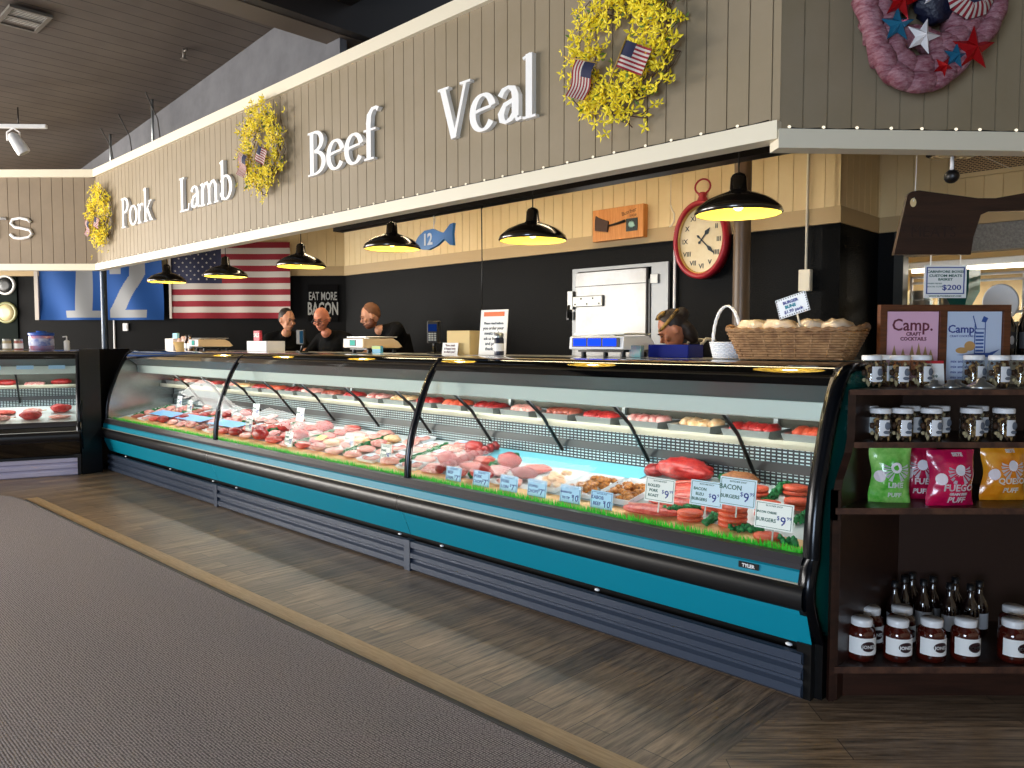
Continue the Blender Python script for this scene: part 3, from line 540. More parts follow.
# ------------------------------------------------------------------ serif letters
def ribbon(path,a=.05,b=.135,w=None):
    P=[Vector(p) for p in path]; L=[];Rr=[];n=len(P)
    for i,p in enumerate(P):
        t=(P[min(i+1,n-1)]-P[max(i-1,0)]).normalized(); wd=(w if w else a+(b-a)*abs(t.y)**1.3)/2; nn=Vector((-t.y,t.x)); L.append(p+nn*wd); Rr.append(p-nn*wd)
    return L,Rr
def ell(cx,cy,rx,ry,a0,a1,n=22): return [(cx+rx*math.cos(R(a0+(a1-a0)*i/n)),cy+ry*math.sin(R(a0+(a1-a0)*i/n))) for i in range(n+1)]
def stem(x,y0,y1): return ('s',[(x,y0),(x,(y0+y1)/2),(x,y1)],.125)
def ser(x0,x1,y): return ('s',[(x0,y),(x1,y)],.045)
GL={
'P':(.62,[stem(.16,.02,.98),ser(.03,.32,.022),ser(.03,.3,.978),('r',ell(.26,.74,.27,.235,95,-105))]),
'B':(.64,[stem(.16,.02,.98),ser(.03,.3,.022),ser(.03,.3,.978),('r',ell(.25,.76,.24,.215,95,-90)),('r',ell(.25,.275,.3,.25,90,-98))]),
'L':(.58,[stem(.16,.02,.98),ser(.03,.3,.978),ser(.03,.5,.022),('s',[(.5,.0),(.54,.2)],.045)]),
'V':(.74,[('s',[(.12,.97),(.38,.02)],.13),('s',[(.64,.97),(.39,.02)],.06),ser(.0,.26,.978),ser(.52,.76,.978)]),
'o':(.6,[('r',ell(.3,.33,.235,.31,0,360,36))]),
'b':(.62,[stem(.14,.02,1.08),('s',[(.02,1.02),(.16,1.07)],.045),('r',ell(.29,.33,.235,.31,150,-160,34))]),
'r':(.44,[stem(.14,.02,.62),ser(.02,.28,.022),('s',[(.02,.6),(.16,.63)],.045),('r',[(.17,.42),(.24,.57),(.34,.62),(.41,.57)])]),
'k':(.62,[stem(.14,.02,1.08),ser(.02,.28,.022),('s',[(.02,1.02),(.16,1.07)],.045),('s',[(.18,.28),(.48,.61)],.05),('s',[(.27,.4),(.52,.03)],.12),ser(.38,.58,.625),ser(.42,.64,.022)]),
'a':(.54,[('r',[(.1,.5),(.17,.6),(.27,.63),(.37,.58),(.41,.46),(.41,.3),(.41,.1)]),('s',[(.41,.12),(.45,.03),(.53,.05)],.06),('r',[(.4,.4),(.2,.34),(.12,.2),(.14,.09),(.22,.035),(.32,.07),(.4,.16)])]),
'm':(.98,[stem(.14,.02,.62),stem(.47,.02,.5),stem(.8,.02,.5),ser(.02,.26,.022),ser(.37,.58,.022),ser(.7,.92,.022),('s',[(.02,.6),(.16,.63)],.045),('r',[(.16,.48),(.27,.6),(.38,.62),(.47,.48)]),('r',[(.49,.48),(.6,.6),(.71,.62),(.8,.48)])]),
'e':(.56,[('r',[(.1,.36),(.3,.39),(.47,.4)]),('r',ell(.29,.33,.22,.31,15,325,32))]),
'f':(.42,[stem(.16,.02,.8),ser(.03,.3,.022),ser(.02,.36,.625),('r',[(.16,.75),(.18,.93),(.27,1.04),(.37,1.05),(.43,1.0)])]),
'l':(.3,[stem(.14,.02,1.08),ser(.02,.27,.022),('s',[(.02,1.02),(.16,1.07)],.045)])}
wpaint=mat('white_letter_paint','#F3F2F0',.45)
def letter(ch,s,th=.03):
    mb=MB()
    for q in GL[ch][1]:
        L,Rr=ribbon(q[1],w=q[2] if q[0]=='s' else None); n=len(L); dd=.0005*len(mb.v)/200
        vs=[(p.x*s,-th-dd,p.y*s) for p in L]+[(p.x*s,-th-dd,p.y*s) for p in Rr]+[(p.x*s,0,p.y*s) for p in L]+[(p.x*s,0,p.y*s) for p in Rr]; fs=[(0,2*n,3*n,n),(n-1,2*n-1,4*n-1,3*n-1)]
        for i in range(n-1): fs+=[(i,n+i,n+i+1,i+1),(2*n+i,2*n+i+1,3*n+i+1,3*n+i),(i,i+1,2*n+i+1,2*n+i),(n+i,3*n+i,3*n+i+1,n+i+1)]
        mb.add(vs,fs)
    return mb
for word,x0,x1,z in (('Pork',-7.36,-6.52,2.642),('Lamb',-5.89,-4.83,2.635),('Beef',-3.68,-2.83,2.628),('Veal',-2.24,-1.455,2.612)):
    tot=sum(GL[c][0] for c in word); sx=(x1-x0)/tot; x=x0; cnt={}
    for c in word:
        cnt[c]=cnt.get(c,0)+1; mb=letter(c,1); 
        for v in mb.v: v.x*=sx; v.z*=.305; v.y=v.y
        nm='%sletter %s of the word %s'%('first ' if word.count(c)>1 and cnt[c]==1 else 'second ' if cnt[c]==2 else '',c,word)
        solo('wall_letter',mb,wpaint,'white raised serif '+nm+' on the taupe soffit','letter',(x,-.001,z),group='serif words on the long soffit'); x+=GL[c][0]*sx
for c,px,pth in (('T',-5.47,[[(0,.235),(.2,.235)],[(.1,.235),(.1,0)]]),('S',-5.19,[[(.20,.19),(.17,.225),(.1,.24),(.03,.22),(.015,.175),(.05,.135),(.12,.12),(.19,.1),(.21,.055),(.18,.015),(.11,0),(.04,.01),(.005,.05)]])):
    mb=MB()
    for p in pth: mb.tube([((a-.1)*1.2,-.02,b*.95) for a,b in p],.017,8)
    solo('wall_letter',mb,wpaint,'white rounded sans letter %s on the far left soffit'%c,'letter',(px-.355,B.y+.01+(-5.4-B.x)*math.tan(R(-.6)),2.62),'W',group='rounded letters on the left soffit')
# ------------------------------------------------------------------ flags
fr_=mat('flag_red','#861424',.85); fw=mat('flag_white','#BDB5AC',.85); fb=mat('flag_blue','#1C2140',.8)
def usflag(parent_or_none,w,h,wave,nu=26,stars=True,name='flag',label=None,loc=None,fr='L'):
    fn=lambda u,v:(u*w,wave(u,v),v*h)
    def mf(i,j): 
        s=12-j//2 if nu>12 else 12-j
        return 2 if (i/nu<.4 and s<7) else (0 if s%2==0 else 1)
    nj=26 if nu>12 else 13
    mb=MB().grid(fn,nu,nj,mf)
    if stars:
        for r in range(9):
            for c in range(6 if r%2==0 else 5):
                u=(.4/12)*(1+2*c+(r%2)); v=1-(7/13)*(r+1)/10; x,y,z=fn(u,v); q=w*.0105
                mb.prism([(x+q*(1 if k%2==0 else .42)*math.sin(k*PI/5),z+q*(1 if k%2==0 else .42)*math.cos(k*PI/5)) for k in range(10)],y-.004*(w/1.5),y-.003*(w/1.5),'y',1)
    return mb
W2=lambda u,v: -.012+.02*math.sin(u*17+v*2)*(1.1-v)
kx=lambda X:(X,K.y+(X-K.x)*math.tan(KR))
def onleft(X,z,off=.05): p=kx(X); return (p[0],p[1]-off,z)
o=solo('striped_flag',usflag(None,1.55,.98,W2),[fr_,fw,fb],'large American flag with stars and red and white stripes on the black back wall','flag',onleft(-4.41,1.76,.09),'W',KR)
part('header_tape',MB().box(-.03,-.02,0,.0,.0,.98),fw,o)
# blue flag with the number 12
D1=[(.25,.78),(.25,.9),(.36,.97),(.435,.97),(.435,.14),(.52,.14),(.52,.03),(.22,.03),(.22,.14),(.31,.14),(.31,.78)]
D2=[(.58,.70),(.58,.97),(.80,.98),(.86,.90),(.86,.7),(.70,.15),(.78,.16),(.88,.16),(.88,.04),(.56,.04),(.56,.16),(.74,.68),(.74,.82),(.68,.84),(.67,.70)]
def inpoly(p,x,y):
    c=False;n=len(p)
    for i in range(n):
        a,b=p[i],p[i-1]
        if (a[1]>y)!=(b[1]>y) and x<(b[0]-a[0])*(y-a[1])/(b[1]-a[1])+a[0]: c=not c
    return c
NU,NV=150,84
mf=lambda i,j:(1 if inpoly(D1,(i+.5)/NU,(j+.5)/NV) or inpoly(D2,(i+.5)/NU,(j+.5)/NV) else 0)
W3=lambda u,v:-.03+.04*math.sin(u*13+v*3)*(1.2-v)
fl=solo('team_flag',MB().grid(lambda u,v:(u*1.62+.06*v*(u-.5)*0,W3(u,v),v*.84+.05*(1-v)*((2*u-1)**2)*0),NU,NV,mf),[mat('flag_royal','#0B478C',.85),mat('flag_grey','#8F9193',.85)],'blue flag with a large grey number 12 hanging on the black wall','flag',onleft(-6.14,1.74,.09),'W',KR)
part('header_tape',MB().box(-.05,-.04,0,.0,-.02,.84),fw,fl)
# eat more bacon panel
t=thing('bacon_sign','black sign with tall grey capitals EAT MORE BACON on the back wall','sign',onleft(-2.46,1.74,.03),'W',KR)
part('panel',MB().rbox(-.2,0,-.02,.2,.02,.46,.004),mat('sign_black','#050506',.8,spec=.1),t)
mb=MB(); addtext(mb,'EAT MORE',0,-.004,.27,.1,0,.001,sx=.78,bold=.001); 
m2=MB(); addtext(m2,'BACON',0,-.004,.05,.135,0,.001,sx=.85,bold=.003)
for v in m2.v: v.z=.02+(v.z-.02)*1.7
for v in mb.v: v.z=.26+(v.z-.27)*1.5
part('lettering',mb.add([tuple(v) for v in m2.v],m2.f),mat('sign_grey','#9A9A96',.6),t)
solo('wall_switch',MB().rbox(0,-.03,0,.07,0,.1,.006).rbox(.02,-.036,.03,.05,-.03,.07,.002),white,'small white switch box on the black wall under the blue flag','switch',onleft(-5.1,1.6,.0),'W',KR)
solo('wall_conduit',MB().tube([(0,0,0),(0,0,2.3)],.012,8),white,'thin white conduit on the black wall beside the dark pole','conduit',onleft(-5.22,0,.012),'W',KR)
for l,z,rad,c1,c2 in (('round white ring plaque high at the left edge of the black wall',2.2,.13,'#D8D8D4','#15181A'),('round olive and tan plate below the ring plaque at the left edge',1.84,.14,'#8A8A5C','#C8B98A')):
    t=thing('round_plaque',l,'plaque',onleft(-6.63,z,.02),'W',KR); 
    mb=MB(); mb.x=Matrix.Rotation(PI/2,4,'X'); mb.lathe([(rad,0),(rad,.02),(rad*.8,.024),(rad*.78,.018)],32); part('rim',mb,mat('pl'+c1[1:],c1,.4),t)
    mb=MB(); mb.x=Matrix.Rotation(PI/2,4,'X'); mb.lathe([(rad*.78,.0),(rad*.78,.02),(rad*.3,.021),(0,.021)],32); part('face',mb,mat('pf'+c2[1:],c2,.4),t)
solo('plaque_board',MB().rbox(-.2,-.02,-.62,.14,0,.36,.005),mat('board_green_black','#101815',.8,spec=.1),'dark board behind the two round plaques at the left edge','board',onleft(-6.63,2.05,0),'W',KR)
# ------------------------------------------------------------------ wreaths
ystem=mat('twig_brown','#5A4230',.8); yb=mat('forsythia_yellow','#F2D80A',.6,var='#FFE93A',vs=25); yb2=mat('leaf_green','#5E7A22',.6)
def wreath(seed,label,loc,rz=0,rad=.22,nf=620,egg=1.12):
    t=thing('forsythia_wreath',label,'wreath',loc,rz=rz); r=random.Random(seed); mb=MB()
    for k in range(46):
        a=r.uniform(0,2*PI); ln=r.uniform(.4,.9); rr_=rad+r.uniform(-.07,.04); y0=-r.uniform(.01,.07)
        mb.tube([((rr_+.02*i*r.uniform(.0,1))*math.cos(a+ln*i/5),y0-r.uniform(0,.012),(rr_+.02*i*r.uniform(0,1))*math.sin(a+ln*i/5)*egg) for i in range(6)],.0028,4)
    part('twig_ring',mb,ystem,t,kind='stuff'); mb=MB()
    for k in range(nf):
        a=r.uniform(0,2*PI); rr_=rad+r.gauss(0,.05); 
        if r.random()<.12: rr_+=.06
        c=Vector((rr_*math.cos(a),-r.uniform(.03,.12),rr_*math.sin(a)*egg)); ax=Vector((r.uniform(-.8,.8),-1,r.uniform(-.8,.8))).normalized(); u=ax.orthogonal().normalized(); w=ax.cross(u); s=r.uniform(.017,.03); ph=r.uniform(0,2)
        for q in range(4):
            d=u*math.cos(ph+q*PI/2)+w*math.sin(ph+q*PI/2); e=ax.cross(d)
            mb.add([c,c+d*s*.6+e*s*.28,c+d*s*1.25+ax*s*.35,c+d*s*.6-e*s*.28],[(0,1,2,3)],1 if r.random()<.07 else 0)
    part('blossoms',mb,[yb,yb2],t,kind='stuff')
    for (fx,fz,rot,w) in ((-.20,-.01,-1.95,.17),(.03,-.10,-.5,.16)):
        mb=usflag(None,w,w*.72,lambda u,v:-.135-.01*math.sin(u*7),12,False)
        f=part('flag',mb,[fr_,fw,fb],t,'small American flag'); f.location=(fx,0,fz); f.rotation_euler=(0,-rot-PI/2*0+ (PI/2 if False else 0),0)
        part('flag_stick',MB().tube([(0,-.14,-w*.5),(0,-.14,w*.8)],.003,6),mat('stick_gold','#B08A3A',.5),f)
    return t
wreath(1,'largest forsythia wreath with two small flags, right of the word Veal',(-.905,-.005,2.79),rad=.215)
wreath(2,'forsythia wreath with small flags between the words Lamb and Beef',(-4.27,-.005,2.93),rad=.22,nf=560)
wreath(3,'farthest forsythia wreath, in the corner left of the word Pork',(-7.9,-.005,2.82),rad=.21,nf=520)
# patriotic mesh wreath on the right soffit
t=thing('patriotic_wreath','pink mesh ribbon wreath with red, white and blue stars on the right soffit','wreath',(1.60,3.16,2.735),'W',R(3)); t.scale=(.94,.94,.94)
pink=mat('pink_mesh_ribbon','#A57A82',.6,var='#7C3A48',vs=14,stretch=(2,1,6),bump=.6,bs=40); r=random.Random(4); mb=MB()
for k in range(19):
    a0=2*PI*k/19; 
    for q in range(3):
        off=(q-1)*.06; pts=[];rd=[]
        for i in range(9):
            a=a0+(i/8)*(2*PI/19)*2.1; rr_=.2+off*1.15+.03*math.sin(PI*i/8+k)*(1 if q else -1); pts.append((rr_*math.cos(a),-.05-.05*math.sin(PI*i/8)-.012*q,rr_*math.sin(a))); rd.append(.024+.022*math.sin(PI*i/8))
        mb.tube(pts,rd,9)
part('mesh_ribbon',mb,pink,t,'ruffled pink mesh ribbon ring')
def star(R_,r_,th,c,rot,mi=0,mb=None):
    mb=mb or MB(); P=[]
    for k in range(10): a=rot+k*PI/5; q=R_ if k%2==0 else r_; P.append((c[0]+q*math.sin(a),c[1],c[2]+q*math.cos(a)))
    mb.add(P+[(c[0],c[1]-th,c[2]),(c[0],c[1]+th*.4,c[2])],[(k,10,(k+1)%10) for k in range(10)]+[((k+1)%10,11,k) for k in range(10)],mi); return mb
sr=mat('red_foil','#B31218',.25,.5); sw=mat('white_glitter','#E9E4E4',.5); sb=mat('blue_foil','#2D7FA6',.25,.6)
for (x,z,s,m,rot,l) in ((-.135,.015,.08,sr,.2,'large red foil star'),(-.147,-.08,.075,sb,0,'blue foil star'),(-.04,-.125,.075,sw,.25,'white glitter star'),(.175,-.17,.095,sr,0,'red foil star'),(.1,-.2,.055,sb,.1,'small blue foil star'),(.0,.045,.055,sw,.1,'white star near the bow'),(.05,-.245,.045,sr,.5,'small red star at the bottom')):
    part('star',star(s,s*.42,.03,(x,-.16,z),rot),m,t,l)
mb=MB()
for k in range(8):
    a=k*PI/4+.3; mb.x=Matrix.Translation((.15,-.17,.05))@Matrix.Rotation(-a,4,'Y'); mb.grid(lambda u,v:((v-.5)*.06*(.3+u),-.03*math.sin(PI*u),.10*u),6,6,lambda i,j:(2 if i<3 else (0 if j%2 else 1)))
mb.x=None; part('bow',mb,[fr_,fw,fb],t,'bow of stars and stripes ribbon')
mb=MB().blob((.03,-.12,.03),(.085,.05,.085),14,9,.25,3); part('navy_tulle',mb,mat('navy_tulle','#10152E',.5,bump=.4,bs=80),t)
# ------------------------------------------------------------------ string lights on the trim
def lights(label,x0,x1,fr,loc,rz,step):
    t=thing('string_lights',label,'string lights',loc,fr,rz); pts=[]; n=int((x1-x0)/step); r=random.Random(5)
    for i in range(n+1): pts+=[(x0+step*i,-.022,2.342)]+([(x0+step*(i+.5),-.02,2.338)] if i<n else [])
    part('wire',MB().tube(pts,.0025,5),blackm,t)
    for i in range(n): 
        x=x0+step*i+r.uniform(-.02,.02); part('bulb',MB().blob((x,-.024,2.345),(.0075,.005,.006),7,5,0),emis('fairy','#FFF3D8',1.1),t)
lights('string of tiny clear bulbs along the lower trim of the long soffit',-8.15,-.2,'L',(0,0,0),0,.15)
lights('string of tiny clear bulbs along the lower trim of the right soffit',.03,3.5,'W',(A.x,A.y,-.036),R(3),.135)
# ------------------------------------------------------------------ things on the back wall
def walltext(par,s,x,z,size,m,y=-.03,**k): part('lettering',addtext(MB(),s,x,y,z,size,**k),m,par)
t=thing('cooler_door','stainless steel walk-in cooler door on the black back wall','cooler door',(-2.93,2.69,1.0))
part('frame',MB().box(-.53,-.03,-1.0,-.46,0,1.14).box(.36,-.03,-1.0,.53,0,1.14).box(-.46,-.03,1.11,.36,0,1.14),mat('cooler_frame','#8F9294',.5,.6),t)
part('door_panel',MB().rbox(-.47,-.06,-.95,.33,-.02,1.1,.008),mat('cooler_panel','#9A9C9E',.42,.75,bump=.3,bs=1.6,var='#7F7D7A',vs=1.2),t); part('panel_seam',MB().box(-.47,-.0615,.965,.33,-.06,.972),blackm,t)
h=part('strap_hinge',MB().rbox(-.5,-.085,.78,-.13,-.06,.88,.01).box(-.54,-.09,.76,-.48,-.05,.93),mat('hinge_metal','#8A8B88',.4,.7),t)
mb=MB()
for k in range(5): mb.blob((-.45+.07*k,-.088,.855 if k%2 else .805),(.008,.006,.008),7,5,0)
part('bolt',mb,blackm,h)
part('door_latch',MB().tube([(-.52,-.09,.8),(-.53,-.1,.74),(-.52,-.1,.68)],.012,7).rbox(-.55,-.1,.66,-.51,-.05,.74,.006),blackm,t)
part('corner_bracket',MB().rbox(.36,-.05,.96,.44,-.03,1.04,.004),mat('hinge_metal','#8A8B88',.4,.7),t)
part('door_gasket',MB().box(.335,-.04,-.95,.355,-.028,1.0),blackp,t)
# oval clock
t=thing('wall_clock','oval red wall clock with roman numerals and a ring on top','clock',(-2.055,2.665,2.285))
e=1.32; N_=56
def ovalring(r0,r1,y0,y1,mb,mi=0):
    vs=[]
    for rad,y in ((r0,y1),(r0,y0),(r1,y0-.01),(r1+.004,y1)):
        for k in range(N_): a=2*PI*k/N_; vs.append((rad*math.cos(a),y,rad*e*math.sin(a)))
    mb.add(vs,[(i*N_+k,i*N_+(k+1)%N_,((i+1)%4)*N_+(k+1)%N_,((i+1)%4)*N_+k) for i in range(4) for k in range(N_)],mi,True); return mb
part('case_ring',ovalring(.208,.238,-.09,0,MB()),red,t)
part('inner_bezel',ovalring(.2,.208,-.07,-.03,MB()),mat('brass_bezel','#C8A860',.3,.6),t)
part('dial',MB().prism([(.205*math.cos(2*PI*k/N_),.205*e*math.sin(2*PI*k/N_)) for k in range(N_)],-.05,-.03),mat('dial_cream','#E8DAB8',.6,var='#DDCBA2',vs=6),t)
mb=MB()
for k,s in enumerate(['XII','I','II','III','IIII','V','VI','VII','VIII','IX','X','XI']):
    a=R(90-30*k); x,z=.155*math.cos(a),.158*e*math.sin(a); addtext(mb,s,x-0*math.cos(a),-.052,z-.022,.055,bold=.0006,rot=0)
part('numerals',mb,ink,t)
def hand(a,L,w,nm):
    c,s_=math.cos(a),math.sin(a); P=[(-L*.35,0),(-L*.25,w),(-L*.1,w*.4),(L*.45,w*.5),(L*.62,w*1.6),(L,0),(L*.62,-w*1.6),(L*.45,-w*.5),(-L*.1,-w*.4),(-L*.25,-w)]
    part(nm,MB().prism([(p[0]*c-p[1]*s_,p[0]*s_+p[1]*c) for p in P],-.058,-.055),ink,t)
hand(R(50),.12,.012,'hour_hand'); hand(R(-45),.17,.01,'minute_hand')
part('clock_crown',MB().lathe([(.03,.3),(.045,.32),(.03,.35),(.04,.37),(.02,.385)],14,(0,-.045,.0)),red,t)
part('ring_handle',MB().tube([(.07*math.cos(2*PI*k/20),-.045,.43+.06*math.sin(2*PI*k/20)) for k in range(20)],.008,7,closed=True),red,t)
# cleaver plaque
t=thing('cleaver_plaque','wooden plaque with a dark cleaver mounted on the cream boards','plaque',(-2.9,2.675,2.505))
part('board',MB().rbox(-.28,-.07,-.14,.28,0,.145,.005),mat('plaque_wood','#CC7F36',.5,var='#E09A50',vs=5,stretch=(12,12,1),bump=.1),t)
cl=part('cleaver',MB().prism([(-.24,.05),(-.23,.09),(-.21,.075),(-.09,.03),(-.1,-.065),(-.24,-.04)],-.085,-.07),mat('rust_steel','#4A342A',.6,.4),t); part('cleaver_handle',MB().tube([(-.09,-.08,-.01),(.0,-.08,.0),(.09,-.08,.015)],[.008,.01,.012],7),blackm,cl)
part('picture_tag',MB().box(.1,-.076,-.08,.22,-.07,.03),mat('tag_dark','#1C2B2B',.4),t); part('picture_motif',MB().blob((.16,-.078,-.025),(.035,.003,.025),10,6,.3,3),mat('tag_teal','#9FC9BF',.5),t)
mb=MB(); addtext(mb,'Butcher',.13,-.0705,.075,.05,rot=.2); addtext(mb,'SHOP',.17,-.0705,.045,.03); part('lettering',mb,mat('burnt_ink','#5A3418',.7),t)
# blue fish
t=thing('fish_sign','blue fish shaped board with a grey number 12 hanging from the rail','sign',(-3.31,.83,2.245))
P=[(-.22,-.02),(-.17,.03),(-.1,.065),(0,.07),(.09,.035),(.13,.03),(.2,.085),(.24,.09),(.225,.01),(.235,-.075),(.2,-.07),(.13,-.02),(.05,-.06),(-.05,-.085),(-.14,-.075),(-.2,-.045)]
part('fish_board',MB().prism(P,-.012,.012),mat('fish_blue','#1D6FB0',.5),t)
part('number',addtext(MB(),'12',-.06,-.014,-.045,.12,bold=.004),mat('fish_grey','#C9D2D8',.5),t)
part('hanging_wire',MB().tube([(0,0,.06),(0,0,.172)],.003,5).tube([(0,0,.1),(.02,0,.14),(0,0,.172)],.003,5),white,t)
# conduits
solo('wall_conduit',MB().tube([(0,0,0),(0,0,1.12)],.012,8).rbox(-.03,-.02,-.05,.03,.02,0,.004),white,'thin white conduit right of the steel cooler door','conduit',(-2.345,2.675,1.27))
t=thing('wall_conduit','cream conduit dropping to an outlet box near the right wall corner','conduit',(-1.2,2.655,1.86)); part('pipe',MB().tube([(0,0,.1),(0,0,1.5)],.01,8),creamtrim,t); part('outlet_box',MB().rbox(-.045,-.03,-.03,.045,.02,.13,.006),creamtrim,t)
solo('hook_cord',MB().tube([(0,0,0),(.005,0,.4),(0,0,.85)],.004,5).tube([(.0,0,.82),(.03,0,.86),(0,0,.9)],.004,5),blackm,'thin dark cord hanging from the rail in front of the black wall','cord',(-2.78,.83,1.58))
solo('wall_hook',MB().tube([(0,0,.16),(.02,-.01,.12),(.05,-.02,.08),(.05,-.02,.02),(.02,-.02,-.02),(0,-.01,-.02)],.007,6).tube([(0,0,.16),(0,0,.5)],.003,5),creamtrim,'cream hook and cord between the cleaver plaque and the red clock','hook',(-2.38,2.655,2.45))
# ------------------------------------------------------------------ people
def capsule(mb,a,b,ra,rb,n=10): 
    a,b=Vector(a),Vector(b); mb.blob(a,(ra,ra,ra),n,7,0); mb.blob(b,(rb,rb,rb),n,7,0); mb.tube([a,a.lerp(b,.5),b],[ra,(ra+rb)/2,rb],n)
def person(label,loc,rz,lean,headpos,hyaw,hpitch,hands,hair,skinm=skin,bald=False,beard=None,glasses=False,apron=False,scarf=None,chz=1.44):
    # the figure faces -y in its own frame; hips at the origin of x and y
    t=thing('person',label,'person',loc,rz=rz); hip=Vector((0,0,.93)); ch=Vector((0,-lean*.75,chz-lean*.18)); nk=Vector((headpos[0]*.8,headpos[1]*.78-.0,headpos[2]-.17)); H_=Vector(headpos)
    body=MB()
    for s in (-1,1): capsule(body,(s*.1,0,.9),(s*.11,.0,.5),.085,.06); capsule(body,(s*.11,0,.5),(s*.11,.02,.09),.058,.042); body.blob((s*.11,-.06,.04),(.045,.12,.04),10,6,0)
    body.blob(hip,(.16,.11,.13),14,9,0); body.tube([hip,hip.lerp(ch,.5),ch],[.14,.13,.15],14,flat=.75); body.blob(ch,(.17,.11,.15),14,9,0)
    capsule(body,ch+Vector((0,0,.08)),nk+Vector((0,0,.03)),.07,.055)
    shp={}
    for s in (-1,1):
        sh=ch+Vector((s*.175,0,.08)); hd=Vector(hands[0] if s<0 else hands[1]); mid=(sh+hd)/2; d=(hd-sh).length; up=.28
        bend=max(0,(.29**2-(d/2)**2))**.5; el=mid+Vector((s*.6,.35,-.7)).normalized()*bend; shp[s]=(sh,el,hd)
        capsule(body,sh,el,.05,.04); capsule(body,el,hd,.038,.026)
        dr=(hd-el).normalized(); sd=dr.cross(Vector((0,0,1))).normalized(); pl=hd+dr*.045
        body.blob(pl,(.034,.04,.022),10,7,0)
        for k,(o,L) in enumerate(((-.027,.05),(-.009,.062),(.009,.058),(.027,.045))):
            f0=pl+sd*o+dr*.025; f1=f0+dr*L*.55+Vector((0,0,-.008)); f2=f1+dr*L*.4+Vector((0,0,-.022)); capsule(body,f0,f1,.0095,.009,6); capsule(body,f1,f2,.009,.008,6)
        capsule(body,pl-dr*.02+sd*-s*.03,pl+dr*.02+sd*-s*.055+Vector((0,0,-.012)),.011,.009,6)
    M_=Matrix.Translation(H_)@Matrix.Rotation(hyaw,4,'Z')@Matrix.Rotation(hpitch,4,'X')
    body.x=M_
    body.blob((0,.012,.02),(.076,.094,.105),18,12,0); body.blob((0,-.025,-.05),(.056,.062,.062),14,9,0); body.blob((0,-.06,-.088),(.026,.026,.02),10,7,0)
    body.tube([(0,-.085,.015),(0,-.108,-.018),(0,-.095,-.03)],[.009,.015,.01],8); body.blob((0,-.078,.035),(.05,.016,.012),10,6,0)
    body.blob((0,-.085,-.056),(.026,.012,.012),10,6,0)
    for s in (-1,1): body.blob((s*.08,.015,-.005),(.012,.02,.032),8,7,0); body.blob((s*.045,-.065,-.02),(.022,.02,.02),8,6,0)
    body.x=None
    me=remesh(body,.0085,skinm,'body',2); bo=link('body',me,t)
    eyes=MB(); eyes.x=M_
    for s in (-1,1): eyes.blob((s*.031,-.084,.012),(.012,.007,.006),8,5,0); eyes.tube([(s*.015,-.094,.034),(s*.032,-.094,.039),(s*.05,-.083,.033)],[.003,.0045,.003],5)
    part('eyes',eyes,hairb,bo)
    mth=MB(); mth.x=M_; mth.tube([(-.024,-.094,-.057),(0,-.1,-.055),(.024,-.094,-.057)],[.002,.004,.002],5); part('mouth',mth,mat('lips','#8E4A40',.5),bo)
    # clothes
    sh_=MB(); sh_.blob(hip+Vector((0,0,.02)),(.17,.122,.13),14,9,0); sh_.tube([hip,hip.lerp(ch,.5),ch],[.155,.145,.168],14,flat=.78); sh_.blob(ch,(.188,.125,.16),14,9,0); capsule(sh_,ch+Vector((0,0,.09)),ch.lerp(nk,.7)+Vector((0,0,.04)),.085,.068)
    for s in (-1,1): a,b,c=shp[s]; capsule(sh_,ch+Vector((s*.08,0,.1)),a,.075,.068); capsule(sh_,a,a.lerp(b,.95),.066,.055)
    link('shirt',remesh(sh_,.012,shirt,'shirt',3),t)
    tr=MB()
    for s in (-1,1): capsule(tr,(s*.1,0,.9),(s*.11,.0,.5),.1,.078); capsule(tr,(s*.11,0,.5),(s*.11,.02,.1),.075,.07)
    tr.blob(hip-Vector((0,0,.04)),(.168,.125,.1),14,9,0); link('trousers',remesh(tr,.014,blackm,'trousers',2),t)
    so=MB()
    for s in (-1,1): so.blob((s*.11,-.06,.045),(.055,.135,.045),10,6,0,flat=.045)
    part('shoes',so,blackp,t)
    hm=MB(); hm.x=M_
    if not bald: hm.blob((0,.034,.042),(.081,.09,.098),18,12,.02); hm.blob((0,.07,-.0),(.066,.045,.055),14,9,.02); 
    else: hm.blob((0,.055,-.02),(.078,.058,.035),14,9,.02)
    if hair=='long': hm.blob((0,.075,-.06),(.075,.05,.1),14,9,.05); hm.blob((.0,.11,.05),(.05,.05,.05),12,8,.05); hairmat=hairb
    else: hairmat=hair
    link('hair',remesh(hm,.007,hairmat,'hair',2),t)
    if beard: 
        b=MB(); b.x=M_; b.blob((0,-.03,-.078),(.06,.068,.042),14,9,.02); b.blob((0,-.088,-.043),(.03,.012,.009),10,6,0)
        for s in (-1,1): b.blob((s*.062,-.005,-.05),(.014,.025,.045),8,6,0)
        link('beard',remesh(b,.006,beard,'beard',2),t)
    if glasses:
        g=MB(); g.x=M_
        for s in (-1,1): g.tube([(s*.034+.024*math.cos(2*PI*k/14),-.104,.008+.018*math.sin(2*PI*k/14)) for k in range(14)],.0025,5,closed=True); g.tube([(s*.058,-.103,.012),(s*.08,-.02,.012),(s*.082,.02,.0)],.0025,5)
        g.tube([(-.011,-.106,.012),(.011,-.106,.012)],.0025,5); part('glasses',g,blackp,t)
    if scarf: 
        g=MB(); g.x=M_; g.tube([(.08*math.cos(2*PI*k/24),.018+.09*math.sin(2*PI*k/24),.07+.02*math.sin(2*PI*k/24)) for k in range(24)],.012,8,closed=True); g.blob((.01,-.0,.128),(.05,.045,.02),10,6,.2); part('headscarf',g,scarf,t,'gold patterned head scarf')
